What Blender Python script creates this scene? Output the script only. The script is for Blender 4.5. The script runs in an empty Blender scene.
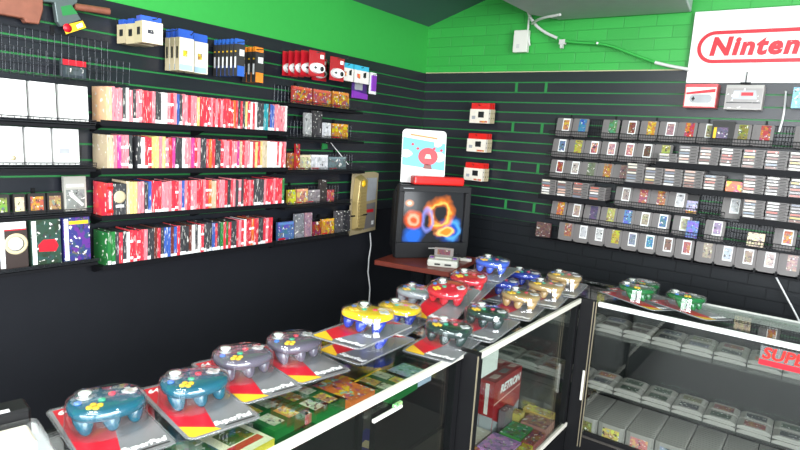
import bpy, bmesh, math, random
from mathutils import Vector, Matrix
random.seed(7)
C = bpy.context.scene.collection
SC = bpy.context.scene
PI = math.pi

# ------------------------------------------------------------------ camera
F = 581.05
YAW, PIT, ROL = 0.6234, 0.1498, 0.06568
CAM = Vector((2.8873, -4.2505, 1.6456))
fw = Vector((-math.sin(YAW)*math.cos(PIT), math.cos(YAW)*math.cos(PIT), -math.sin(PIT)))
_r0 = Vector((math.cos(YAW), math.sin(YAW), 0)); _u0 = _r0.cross(fw)
rt = math.cos(ROL)*_r0 + math.sin(ROL)*_u0
up = -math.sin(ROL)*_r0 + math.cos(ROL)*_u0
cd = bpy.data.cameras.new('camera'); cam = bpy.data.objects.new('camera', cd); C.objects.link(cam)
cd.sensor_width = 36.0; cd.lens = F/800*36.0; cd.clip_start = 0.02
M = Matrix((rt, up, -fw)).transposed().to_4x4(); M.translation = CAM
cam.matrix_world = M
SC.camera = cam

def survey(px, py, ax, val):
    """where the sight line through a photo pixel meets a real plane (x, y or z = val)"""
    d = fw + (px-400)/F*rt - (py-225)/F*up
    return CAM + d*((val-CAM[ax])/d[ax])
def SL(px, py, x): p = survey(px, py, 0, x); return p.y, p.z
def SB(px, py, y): p = survey(px, py, 1, y); return p.x, p.z
def ST(px, py, z): p = survey(px, py, 2, z); return p.x, p.y

# ------------------------------------------------------------------ materials
MATS = {}
def _new(name):
    m = bpy.data.materials.new(name); m.use_nodes = True
    nt = m.node_tree; nt.nodes.clear()
    o = nt.nodes.new('ShaderNodeOutputMaterial')
    MATS[name] = m
    return m, nt, o
def srgb(r, g, b):
    f = lambda c: (c/255/12.92) if c/255 <= .04045 else ((c/255+.055)/1.055)**2.4
    return (f(r), f(g), f(b), 1)
def N(nt, t, **kw):
    n = nt.nodes.new(t)
    for k, v in kw.items():
        if k in n.inputs: n.inputs[k].default_value = v
        else: setattr(n, k, v)
    return n
def princ(nt, o, rough=.5, metal=0, spec=.5, coat=0):
    b = N(nt, 'ShaderNodeBsdfPrincipled'); b.inputs['Roughness'].default_value = rough
    b.inputs['Metallic'].default_value = metal; b.inputs['Specular IOR Level'].default_value = spec
    b.inputs['Coat Weight'].default_value = coat; b.inputs['Coat Roughness'].default_value = .12
    nt.links.new(b.outputs[0], o.inputs['Surface'])
    return b
def flat(name, col, rough=.5, metal=0, spec=.5, coat=0, noise=.0, nscale=40, bump=0):
    m, nt, o = _new(name); b = princ(nt, o, rough, metal, spec, coat)
    b.inputs['Base Color'].default_value = col
    if noise or bump:
        tc = N(nt, 'ShaderNodeTexCoord'); nz = N(nt, 'ShaderNodeTexNoise'); nz.inputs['Scale'].default_value = nscale
        nz.inputs['Detail'].default_value = 4
        nt.links.new(tc.outputs['Object'], nz.inputs['Vector'])
        if noise:
            hs = N(nt, 'ShaderNodeHueSaturation'); hs.inputs['Color'].default_value = col
            mr = N(nt, 'ShaderNodeMapRange'); mr.inputs['To Min'].default_value = 1-noise; mr.inputs['To Max'].default_value = 1+noise
            nt.links.new(nz.outputs['Fac'], mr.inputs['Value']); nt.links.new(mr.outputs[0], hs.inputs['Value'])
            nt.links.new(hs.outputs[0], b.inputs['Base Color'])
        if bump:
            bp = N(nt, 'ShaderNodeBump'); bp.inputs['Strength'].default_value = bump; bp.inputs['Distance'].default_value = .004
            nt.links.new(nz.outputs['Fac'], bp.inputs['Height']); nt.links.new(bp.outputs[0], b.inputs['Normal'])
    return m
def tinted(name, rough=.45, spec=.5, coat=0, alpha=1.0):
    """the object's own colour"""
    m, nt, o = _new(name); b = princ(nt, o, rough, 0, spec, coat)
    oi = N(nt, 'ShaderNodeObjectInfo'); nt.links.new(oi.outputs['Color'], b.inputs['Base Color'])
    return m
def printed(name, cell=45, mix=.45, white=.6, stretch=(1, 1, 1), rough=.4, coat=.2, dark=.33, hue=.08):
    """printed artwork: patches of ink round the object's own colour, different on every object"""
    m, nt, o = _new(name); b = princ(nt, o, rough, 0, .5, coat)
    L = nt.links.new
    oi = N(nt, 'ShaderNodeObjectInfo'); tc = N(nt, 'ShaderNodeTexCoord')
    mp = N(nt, 'ShaderNodeMapping'); mp.inputs['Scale'].default_value = stretch
    L(tc.outputs['Object'], mp.inputs['Vector'])
    ad = N(nt, 'ShaderNodeVectorMath', operation='MULTIPLY_ADD')
    cb = N(nt, 'ShaderNodeCombineXYZ')
    for i in range(3): L(oi.outputs['Random'], cb.inputs[i])
    ad.inputs[1].default_value = (3.1, 5.7, 4.3)
    L(cb.outputs[0], ad.inputs[0]); L(mp.outputs[0], ad.inputs[2])
    def noise(scale, off):
        v = N(nt, 'ShaderNodeVectorMath', operation='ADD'); v.inputs[1].default_value = (off, off*1.7, off*.6); L(ad.outputs[0], v.inputs[0])
        z = N(nt, 'ShaderNodeTexNoise'); z.inputs['Scale'].default_value = scale; z.inputs['Detail'].default_value = 1.5; L(v.outputs[0], z.inputs['Vector'])
        return z.outputs['Fac']
    def step(f, e, op='GREATER_THAN', k=1.0):
        g = N(nt, 'ShaderNodeMapRange'); g.inputs['From Min'].default_value = e-.02; g.inputs['From Max'].default_value = e+.02; L(f, g.inputs['Value'])
        if op == 'LESS_THAN': g.inputs['To Min'].default_value = k; g.inputs['To Max'].default_value = 0
        else: g.inputs['To Max'].default_value = k
        return g.outputs[0]
    def over(fac, a_, b_):
        x = N(nt, 'ShaderNodeMix', data_type='RGBA'); L(fac, x.inputs[0])
        for sock, val in ((x.inputs[6], a_), (x.inputs[7], b_)):
            if isinstance(val, tuple): sock.default_value = val
            else: L(val, sock)
        return x.outputs[2]
    def shift(h, s_, v_):
        q = N(nt, 'ShaderNodeHueSaturation'); q.inputs['Hue'].default_value = .5+h; q.inputs['Saturation'].default_value = s_; q.inputs['Value'].default_value = v_
        L(oi.outputs['Color'], q.inputs['Color']); return q.outputs[0]
    c = oi.outputs['Color']
    if mix:
        c = over(step(noise(cell*.7, 1.3), .54, k=mix*1.5 if mix < .6 else 1), c, shift(hue, 1.1, 1.25))
        c = over(step(noise(cell*.8, 9.1), .57, k=mix*1.3), c, shift(-hue*1.4, .9, .55))
        c = over(step(noise(cell, 4.7), .66, k=mix*1.4), c, shift(.45, .8, .8))
    c = over(step(noise(cell*1.4, 2.2), white, k=.9), c, (.80, .77, .72, 1))
    c = over(step(noise(cell*1.2, 6.2), dark, 'LESS_THAN', .9), c, (.03, .025, .03, 1))
    L(c, b.inputs['Base Color'])
    return m
def clear(name, tint=(1, 1, 1, 1), gloss=1.0, rough=.02, ior=1.45, body=0.0):
    """thin clear plastic or glass: lets light straight through and mirrors by Fresnel"""
    m, nt, o = _new(name); L = nt.links.new
    t = N(nt, 'ShaderNodeBsdfTransparent'); t.inputs[0].default_value = tint
    g = N(nt, 'ShaderNodeBsdfGlossy'); g.inputs['Roughness'].default_value = rough; g.inputs[0].default_value = (gloss, gloss, gloss, 1)
    f0 = ((ior-1)/(ior+1))**2
    lw = N(nt, 'ShaderNodeLayerWeight'); lw.inputs['Blend'].default_value = .5
    pw = N(nt, 'ShaderNodeMath', operation='POWER'); pw.inputs[1].default_value = 5; L(lw.outputs['Facing'], pw.inputs[0])
    fr = N(nt, 'ShaderNodeMath', operation='MULTIPLY_ADD'); fr.inputs[1].default_value = 1-f0; fr.inputs[2].default_value = f0; L(pw.outputs[0], fr.inputs[0])
    mx = N(nt, 'ShaderNodeMixShader'); L(fr.outputs[0], mx.inputs[0]); L(t.outputs[0], mx.inputs[1]); L(g.outputs[0], mx.inputs[2])
    last = mx
    if body:
        d = N(nt, 'ShaderNodeBsdfDiffuse'); d.inputs[0].default_value = (.85, .87, .9, 1)
        m2 = N(nt, 'ShaderNodeMixShader'); m2.inputs[0].default_value = body
        L(mx.outputs[0], m2.inputs[1]); L(d.outputs[0], m2.inputs[2]); last = m2
    L(last.outputs[0], o.inputs['Surface'])
    return m
def bricks(name, col, mortar, rough=.6, axis='xz', bump=.6, spec=.5):
    m, nt, o = _new(name); b = princ(nt, o, rough, 0, spec); L = nt.links.new
    tc = N(nt, 'ShaderNodeTexCoord'); sp = N(nt, 'ShaderNodeSeparateXYZ'); cb = N(nt, 'ShaderNodeCombineXYZ')
    L(tc.outputs['Object'], sp.inputs[0]); L(sp.outputs[0 if axis == 'xz' else 1], cb.inputs[0]); L(sp.outputs[2], cb.inputs[1])
    br = N(nt, 'ShaderNodeTexBrick'); br.inputs['Scale'].default_value = 1.0
    br.inputs['Brick Width'].default_value = .215; br.inputs['Row Height'].default_value = .078
    br.inputs['Mortar Size'].default_value = .004; br.inputs['Mortar Smooth'].default_value = .4
    br.inputs['Color1'].default_value = col; br.inputs['Color2'].default_value = tuple(c*.88 for c in col[:3])+(1,)
    br.inputs['Mortar'].default_value = mortar
    L(cb.outputs[0], br.inputs['Vector'])
    L(br.outputs['Color'], b.inputs['Base Color'])
    nz = N(nt, 'ShaderNodeTexNoise'); nz.inputs['Scale'].default_value = 90; L(tc.outputs['Object'], nz.inputs['Vector'])
    ma = N(nt, 'ShaderNodeMath', operation='MULTIPLY_ADD'); ma.inputs[1].default_value = -1.0
    L(br.outputs['Fac'], ma.inputs[0])
    sc = N(nt, 'ShaderNodeMath', operation='MULTIPLY'); sc.inputs[1].default_value = .25; L(nz.outputs['Fac'], sc.inputs[0])
    L(sc.outputs[0], ma.inputs[2])
    bp = N(nt, 'ShaderNodeBump'); bp.inputs['Strength'].default_value = bump; bp.inputs['Distance'].default_value = .006
    L(ma.outputs[0], bp.inputs['Height']); L(bp.outputs[0], b.inputs['Normal'])
    return m

G_GREEN = (.036, .37, .060, 1)
m_green = flat('green paint', G_GREEN, .45, noise=.06, nscale=30)
m_greenbrick = bricks('green painted brick', G_GREEN, (.028, .30, .048, 1), .42, bump=.45)
m_blackbrick = bricks('black painted brick', (.010, .012, .015, 1), (.006, .007, .009, 1), .45, spec=.3)
m_black = flat('black wall paint', (.015, .016, .021, 1), .6, 0, .25, noise=.1, nscale=12)
m_slat = flat('black slat board', (.011, .013, .019, 1), .34, 0, .5, noise=.12, nscale=9)
m_groove = flat('green groove', (.016, .19, .045, 1), .5)
m_ceil = flat('dark ceiling', (.05, .12, .10, 1), .7)
m_floor = flat('grey floor', (.09, .085, .08, 1), .5, noise=.2, nscale=5)
m_plain = flat('plain wall', (.30, .31, .30, 1), .7)
m_white = flat('white board', (.80, .80, .79, 1), .45)
m_ivory = flat('ivory plastic', (.70, .69, .63, 1), .4)
m_red = flat('red ink', (.55, .008, .022, 1), .4)
m_redplastic = flat('red plastic', (.68, .015, .012, 1), .3, coat=.3)
m_yellow = flat('yellow ink', (.85, .50, .02, 1), .4)
m_greyink = flat('silver grey ink', (.34, .35, .37, 1), .35, coat=.3, noise=.25, nscale=14)
m_packgrey = flat('pack silver', (.20, .20, .21, 1), .35, coat=.3, noise=.35, nscale=9)
m_inkwhite = flat('white ink', (.85, .85, .85, 1), .4)
m_inkblack = flat('black ink', (.01, .01, .012, 1), .4)
m_alu = flat('satin aluminium', (.66, .66, .64, 1), .35, .35)
m_rail = flat('cream rail', (.62, .59, .52, 1), .4)
m_tan_edge = flat('brass edge', (.30, .26, .18, 1), .4, .4)
m_blackmetal = flat('black metal', (.006, .006, .007, 1), .5, 0, .2)
m_wireblack = flat('black wire', (.010, .010, .012, 1), .5, 0, .3)
m_goldcard = flat('olive gold card', (.36, .29, .17, 1), .45, coat=.5)
m_wire = flat('dark wire', (.045, .048, .055, 1), .35, .6)
m_shelfblack = flat('black shelf', (.005, .005, .007, 1), .6, 0, .2)
m_deck = flat('dark deck', (.045, .040, .035, 1), .55, noise=.3, nscale=20)
m_card = flat('grey card', (.55, .54, .52, 1), .6)
m_cartgrey = flat('grey cartridge plastic', (.165, .15, .148, 1), .5, noise=.05, nscale=200)
m_cartdark = flat('dark recess', (.03, .028, .028, 1), .6)
m_snes = flat('light grey cartridge plastic', (.255, .222, .212, 1), .5)
m_tint = tinted('coloured plastic', .3, .5, .3)
m_tintmat = tinted('coloured card', .5)
m_spine = printed('spine print', 170, .10, .64, (1, 1, .10), .38, .3, .31, .02)
m_art = printed('cover art', 40, .55, .66)
m_label = printed('label art', 55, .45, .66, dark=.36)
m_soft = printed('pale cover print', 30, .06, .66, (1, 1, 1), .35, .3, .22)
m_glass = clear('showcase glass', (.90, .94, .92, 1), 1.0, .012, 1.5)
m_blister = clear('clear blister', (.93, .95, .97, 1), 1.0, .05, 1.6, body=.012)
m_bag = clear('clear bag', (.95, .95, .95, 1), 1, .15, 1.4, body=.08)
m_tv = flat('dark grey television plastic', (.016, .016, .018, 1), .5, 0, .3)
m_table = flat('red brown laminate', (.20, .035, .022, 1), .4, noise=.25, nscale=18, coat=.2)
m_gold = flat('gold plastic', (.40, .30, .12, 1), .32, .35)
m_goldpale = flat('pale gold card', (.56, .47, .30, 1), .5)
m_wood = flat('brown wood', (.22, .075, .045, 1), .5, noise=.3, nscale=25)
m_gun = flat('grey green metal', (.10, .13, .13, 1), .4, .3)
m_pipe = flat('white conduit', (.62, .63, .60, 1), .4)
m_duct = flat('grey duct', (.34, .40, .38, 1), .55, noise=.1, nscale=15)
m_purple = flat('purple plastic', (.22, .03, .42, 1), .3, coat=.3)
m_cable = flat('white cable', (.70, .70, .70, 1), .5)

# ------------------------------------------------------------------ mesh builder
class MB:
    def __init__(s): s.v = []; s.f = []; s.m = []; s.sm = []
    def add(s, vs, fs, mi=0, smooth=False):
        b = len(s.v); s.v += [tuple(v) for v in vs]
        for f in fs: s.f.append(tuple(b+i for i in f)); s.m.append(mi); s.sm.append(smooth)
        return s
    def box(s, lo, hi, mi=0, mats=None, R=None):
        x0, y0, z0 = lo; x1, y1, z1 = hi
        vs = [Vector(p) for p in ((x0,y0,z0),(x1,y0,z0),(x1,y1,z0),(x0,y1,z0),(x0,y0,z1),(x1,y0,z1),(x1,y1,z1),(x0,y1,z1))]
        if R is not None: vs = [R @ v for v in vs]
        fs = [(0,3,2,1),(4,5,6,7),(0,1,5,4),(1,2,6,5),(2,3,7,6),(3,0,4,7)]   # bottom, top, -y, +x, +y, -x
        b = len(s.v); s.v += [tuple(v) for v in vs]
        for i, f in enumerate(fs):
            s.f.append(tuple(b+k for k in f)); s.m.append(mats[i] if mats else mi); s.sm.append(False)
        return s
    def prism(s, poly, z0, z1, mi=0, top=None, R=None, scale=1.0, cen=(0, 0), smooth=False):
        n = len(poly)
        vs = [Vector((x, y, z0)) for x, y in poly] + [Vector((cen[0]+(x-cen[0])*scale, cen[1]+(y-cen[1])*scale, z1)) for x, y in poly]
        if R is not None: vs = [R @ v for v in vs]
        s.add(vs, [tuple(range(n-1, -1, -1))], mi); 
        b = len(s.v)-2*n
        s.f.append(tuple(b+n+i for i in range(n))); s.m.append(mi if top is None else top); s.sm.append(False)
        for i in range(n):
            j = (i+1) % n; s.f.append((b+i, b+j, b+n+j, b+n+i)); s.m.append(mi); s.sm.append(smooth)
        return s
    def tube(s, pts, r, n=6, mi=0, smooth=True):
        pts = [Vector(p) for p in pts]; rings = []
        for i, p in enumerate(pts):
            t = (pts[min(i+1, len(pts)-1)] - pts[max(i-1, 0)]).normalized()
            a = Vector((0, 0, 1)) if abs(t.z) < .9 else Vector((1, 0, 0))
            e1 = t.cross(a).normalized(); e2 = t.cross(e1)
            rings.append([p + r*(math.cos(2*PI*k/n)*e1 + math.sin(2*PI*k/n)*e2) for k in range(n)])
        vs = [v for q in rings for v in q]; fs = []
        for i in range(len(pts)-1):
            for k in range(n):
                fs.append((i*n+k, i*n+(k+1) % n, (i+1)*n+(k+1) % n, (i+1)*n+k))
        s.add(vs, fs, mi, smooth and n > 4)
        s.add(rings[0], [tuple(range(n))], mi); s.add(rings[-1], [tuple(range(n-1, -1, -1))], mi)
        return s
    def lathe(s, prof, cen=(0, 0, 0), n=16, mi=0, axis='z', smooth=True):
        vs = []; fs = []; c = Vector(cen)
        for r, h in prof:
            for k in range(n):
                a = 2*PI*k/n; x, y = r*math.cos(a), r*math.sin(a)
                vs.append(c + (Vector((x, y, h)) if axis == 'z' else Vector((x, h, y)) if axis == 'y' else Vector((h, x, y))))
        for i in range(len(prof)-1):
            for k in range(n): fs.append((i*n+k, i*n+(k+1) % n, (i+1)*n+(k+1) % n, (i+1)*n+k))
        fs.append(tuple(range(n-1, -1, -1))); fs.append(tuple((len(prof)-1)*n+k for k in range(n)))
        return s.add(vs, fs, mi, smooth)
    def mesh(s, name, mats, bevel=0, seg=1):
        me = bpy.data.meshes.new(name); me.from_pydata(s.v, [], s.f)
        for m in (mats if isinstance(mats, (list, tuple)) else [mats]): me.materials.append(m)
        for p, mi, sm in zip(me.polygons, s.m, s.sm): p.material_index = mi; p.use_smooth = sm
        bm = bmesh.new(); bm.from_mesh(me)
        if bevel:
            bmesh.ops.remove_doubles(bm, verts=bm.verts, dist=1e-6)
            ed = [e for e in bm.edges if len(e.link_faces) == 2 and e.calc_face_angle(0) > .6]
            bmesh.ops.bevel(bm, geom=ed, offset=bevel, segments=seg, affect='EDGES', profile=.6)
        bmesh.ops.recalc_face_normals(bm, faces=bm.faces)
        bm.to_mesh(me); bm.free(); me.update()
        return me
    def obj(s, name, mats, parent=None, bevel=0, seg=1):
        return link(name, s.mesh(name, mats, bevel, seg), parent)

def link(name, me, parent=None):
    o = bpy.data.objects.new(name, me); C.objects.link(o)
    if parent is not None: o.parent = parent
    return o
LABELS = {}
def tag(o, label, cat, group=None, color=None):
    o['label'] = label; o['category'] = cat
    if group: o['group'] = group
    if color is not None: o.color = tuple(color[:3])+(1,)
    LABELS.setdefault(label, []).append((o.name, group))
    return o
def thing(name, label, cat, loc=(0, 0, 0), rz=0, group=None):
    o = bpy.data.objects.new(name, None); C.objects.link(o); o.empty_display_size = .05
    o.location = loc; o.rotation_euler = (0, 0, rz)
    return tag(o, label, cat, group)
def place(o, loc, rot=(0, 0, 0)):
    o.location = loc; o.rotation_euler = rot; return o
def struct(o): o['kind'] = 'structure'; return o
def copy_tree(root):
    c = root.copy(); C.objects.link(c)
    for ch in root.children:
        d = ch.copy(); C.objects.link(d); d.parent = c
        for g in ch.children:
            e = g.copy(); C.objects.link(e); e.parent = d
    return c
def kid(o, base):
    for ch in o.children:
        if ch.name.split('.')[0] == base: return ch
def text_mesh(s, size, extrude=.0006, shear=0, bold=0, space=1.0, align='CENTER'):
    cu = bpy.data.curves.new('lettering', 'FONT'); cu.body = s; cu.size = size; cu.extrude = extrude; cu.shear = shear
    cu.offset = bold; cu.space_character = space; cu.align_x = align; cu.align_y = 'CENTER'; cu.resolution_u = 3
    o = bpy.data.objects.new('lettering', cu); C.objects.link(o)
    dg = bpy.context.evaluated_depsgraph_get(); dg.update()
    me = bpy.data.meshes.new_from_object(o.evaluated_get(dg))
    bpy.data.objects.remove(o); bpy.data.curves.remove(cu)
    return me
def lettering(s, size, mat, parent, loc, rot, **kw):
    me = text_mesh(s, size, **kw); me.materials.clear(); me.materials.append(mat)
    o = link('lettering', me, parent); o.location = loc; o.rotation_euler = rot
    return o
ORD = ['first','second','third','fourth','fifth','sixth','seventh','eighth','ninth','tenth','eleventh','twelfth']
def nth(i):
    i += 1
    if i <= 12: return ORD[i-1]
    return str(i) + ('th' if 10 <= i % 100 <= 20 else {1: 'st', 2: 'nd', 3: 'rd'}.get(i % 10, 'th'))

# ------------------------------------------------------------------ the room
D = .0762; ZT = 2.20; NS = 15; ZB = ZT - NS*D
XR, YF = 6.0, -7.2
ROOF = lambda x: 2.60 + .33*x
struct(MB().box((-.2, YF-.2, -.05), (XR+.2, .2, 0)).obj('floor', m_floor))
wl = MB(); wl.box((-.2, YF, 0), (-.022, .2, ZB-.004), 1); wl.box((-.2, YF, ZB-.004), (-.022, .2, 2.68), 0)
struct(wl.obj('wall_left', [m_green, m_black]))
wb = MB(); wb.box((-.022, .022, 0), (XR, .2, ZB-.004), 1); wb.box((-.022, .022, ZB-.004), (XR, .2, 4.8), 0)
struct(wb.obj('wall_back', [m_greenbrick, m_blackbrick]))
wr = MB(); wr.box((XR, YF, 0), (XR+.2, .2, .6)); wr.box((XR, YF, 3.0), (XR+.2, .2, 4.8)); wr.box((XR, YF, .6), (XR+.2, -6.6, 3.0)); wr.box((XR, -2.8, .6), (XR+.2, .2, 3.0))
struct(wr.obj('wall_right', m_plain))
wf = MB(); wf.box((-.2, YF-.2, 0), (XR+.2, YF, .8)); wf.box((-.2, YF-.2, 2.95), (XR+.2, YF, 4.8))
wf.box((-.2, YF-.2, .8), (1.2, YF, 2.95)); wf.box((5.6, YF-.2, .8), (XR+.2, YF, 2.95))
struct(wf.obj('wall_front', m_plain))
wm = MB()
for x in (1.2, 2.65, 4.1, 5.55): wm.box((x, YF-.12, .8), (x+.05, YF-.06, 2.95))
wm.box((1.2, YF-.12, .8), (5.6, YF-.06, .85)); wm.box((1.2, YF-.12, 2.9), (5.6, YF-.06, 2.95))
struct(wm.obj('window_1', m_alu))
wm = MB()
for y in (-6.6, -4.75, -2.85): wm.box((XR+.06, y, .6), (XR+.12, y+.05, 3.0))
wm.box((XR+.06, -6.6, .6), (XR+.12, -2.8, .65)); wm.box((XR+.06, -6.6, 2.95), (XR+.12, -2.8, 3.0))
struct(wm.obj('window_added', m_alu))  # unseen side window, added so the left wall is brighter
ce = MB(); ce.add([(-.2, YF-.2, ROOF(-.2)), (XR+.2, YF-.2, ROOF(XR+.2)), (XR+.2, .2, ROOF(XR+.2)), (-.2, .2, ROOF(-.2)),
                   (-.2, YF-.2, ROOF(-.2)+.1), (XR+.2, YF-.2, ROOF(XR+.2)+.1), (XR+.2, .2, ROOF(XR+.2)+.1), (-.2, .2, ROOF(-.2)+.1)],
                  [(0,1,2,3),(4,5,6,7),(0,1,5,4),(1,2,6,5),(2,3,7,6),(3,0,4,7)])
struct(ce.obj('ceiling', m_ceil))
# slat boards with green grooves on the left and back walls
def slats(name, wall, a0, a1):
    b = MB(); h = .0048
    for k in range(NS):
        z1 = ZT - k*D - (h if k else 0); z0 = ZT - (k+1)*D + (h if k < NS-1 else 0)
        if wall == 'L': b.box((-.012, a0, z0), (0, a1, z1))
        else: b.box((a0, -0.0, z0), (a1, .012, z1))
    if wall == 'L': b.box((-.022, a0, ZB), (-.010, a1, ZT), 1)
    else: b.box((a0, .010, ZB), (a1, .022, ZT), 1)
    if wall == 'B':
        for k in (1, 5, 9, 13):
            for x in (.858, 1.10): b.box((x-.011, -.0015, ZT-(k+1)*D-.003), (x+.011, .0, ZT-k*D+.003), 1)
        b.box((a0, -.004, ZT), (a1, .022, ZT+.006), 2)
    return struct(b.obj(name, [m_slat, m_groove, m_goldpale if wall == 'B' else m_slat]))
slats('trim_1', 'L', -5.2, -.001)
slats('trim_2', 'B', .001, 4.2)

# daylight through the shop window, and the sky outside it
w = bpy.data.worlds.new('World'); SC.world = w; w.use_nodes = True
wn = w.node_tree; bg = wn.nodes['Background']
sk = wn.nodes.new('ShaderNodeTexSky'); sk.sky_type = 'HOSEK_WILKIE'; sk.turbidity = 4; sk.sun_direction = Vector((.3, -.5, .8)).normalized()
wn.links.new(sk.outputs[0], bg.inputs[0]); bg.inputs[1].default_value = .8
def area(name, loc, rot, sx, sy, power, col=(1, 1, 1)):
    l = bpy.data.lights.new(name, 'AREA'); l.shape = 'RECTANGLE'; l.size = sx; l.size_y = sy; l.energy = power; l.color = col
    o = bpy.data.objects.new(name, l); C.objects.link(o); o.location = loc; o.rotation_euler = rot
    return o
area('window_daylight', (3.4, YF-.03, 1.9), (PI/2, 0, 0), 4.3, 2.0, 330, (.93, .97, 1.0))
area('window_daylight', (XR+.03, -4.7, 1.8), (PI/2, 0, PI/2), 3.7, 2.3, 430, (.93, .97, 1.0))  # lamp of the added side window, brightens the left wall
fx = MB()  # unseen ceiling lamps, added to help light the room
for x, y in ((1.4, -3.9), (4.0, -3.0), (2.6, -5.8)):
    z = ROOF(x)-.3
    fx.box((x-.62, y-.16, z), (x+.62, y+.16, z+.05))
    for q in (-.5, .5): fx.tube([(x+q, y, z+.05), (x+q, y, ROOF(x+q)-.003)], .003, 5)
    area('added_ceiling_light', (x, y, z-.01), (0, 0, 0), 1.1, .24, 30, (1, .98, .94))
struct(fx.obj('trim_added_lamps', m_white))  # housings and hangers of the added lamps, out of view

# ------------------------------------------------------------------ left wall: shelves and spine-out game cases
CODE = {'O': ('orange', srgb(226, 180, 140)), 'r': ('red', srgb(212, 52, 70)), 'p': ('pink', srgb(234, 128, 140)), 'w': ('white', srgb(236, 230, 228)), 'k': ('dark grey', srgb(62, 62, 66)),
        'y': ('yellow', srgb(216, 196, 120)), 'b': ('blue', srgb(60, 92, 168)), 't': ('teal', srgb(40, 150, 160)), 'g': ('green', srgb(44, 120, 60)),
        'o': ('orange', srgb(226, 110, 50)), 'n': ('beige', srgb(200, 180, 150)), 'd': ('brown', srgb(110, 50, 44)), 'm': ('magenta', srgb(196, 60, 140))}
def make_shelf(label, y0, y1, z, depth=.16, lip=.022, group='black shelves of spine-out games', loc_name='shelf'):
    t = thing(loc_name, label, 'shelf', (0.001, 0, z), 0, group)
    MB().box((0, y0, -.012), (depth, y1, 0)).obj('board', m_shelfblack, t)
    MB().box((depth, y0, -.016), (depth+.004, y1, lip-.012)).obj('lip', m_shelfblack, t)
    n = max(2, round((y1-y0)/.5)+1)
    for i in range(n):
        y = y0+.03+(y1-y0-.06)*i/(n-1)
        b = MB(); b.prism([(0, -.012), (0, -.05), (.03, -.05), (depth*.8, -.016), (depth*.8, -.012)], y-.002, y+.002, R=Matrix(((1,0,0),(0,0,1),(0,1,0))))
        b.obj('bracket', m_shelfblack, t)
    return t
def case_mesh(w, h, d, kind):
    # spine faces +x; the cover faces -y
    b = MB(); 
    segs = {0: [(0, 1, 0)], 1: [(0, .16, 1), (.16, 1, 0)], 2: [(0, .13, 1), (.13, .84, 0), (.84, 1, 2)], 3: [(0, .12, 0), (.12, .20, 1), (.20, .62, 0), (.62, .70, 1), (.70, 1, 0)]}[kind]
    for a, c, mi in segs:
        b.box((0, 0, a*h), (d, w, c*h), mats=(3, 3, 5, mi, 4, 3))
    return b.mesh('game_case', [m_spine, m_inkwhite, m_tint, m_cartdark, m_art, m_soft])
CASES = {}
def game_case(w, h, d, kind, color, label, group, loc, tilt=0):
    key = (w, h, d, kind)
    if key not in CASES: CASES[key] = case_mesh(*key)
    o = link('game_case', CASES[key]); place(o, loc, (tilt, 0, 0))
    return tag(o, label, 'game case', group, color)
ROWS = [
 ('top', 1.626, .163, 'O p p w k w p k p p r r w k k w w p b k p w | r p w y r r r r p r p p r r r o r k y r r w k t t d b p w w w'),
 ('second', 1.403, .164, 'N p m w p k _ k w r p y p r m k k w w p m r w k k r o r k k r p p m n w w w r r y n n w r p'),
 ('third', 1.178, .166, 'R K n y y w p k b r r r p w w b w p r r p r o N r p r k k w k r r p k k k p p r r r g'),
 ('bottom', .936, .166, 'g g k r k w r r r p k k d b r k k d k w r k k k b r k g g r k k r p r w o r k r p r r'),
]
rnd = random.Random(3)
Y0, Y1 = -2.845, -1.722
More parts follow.
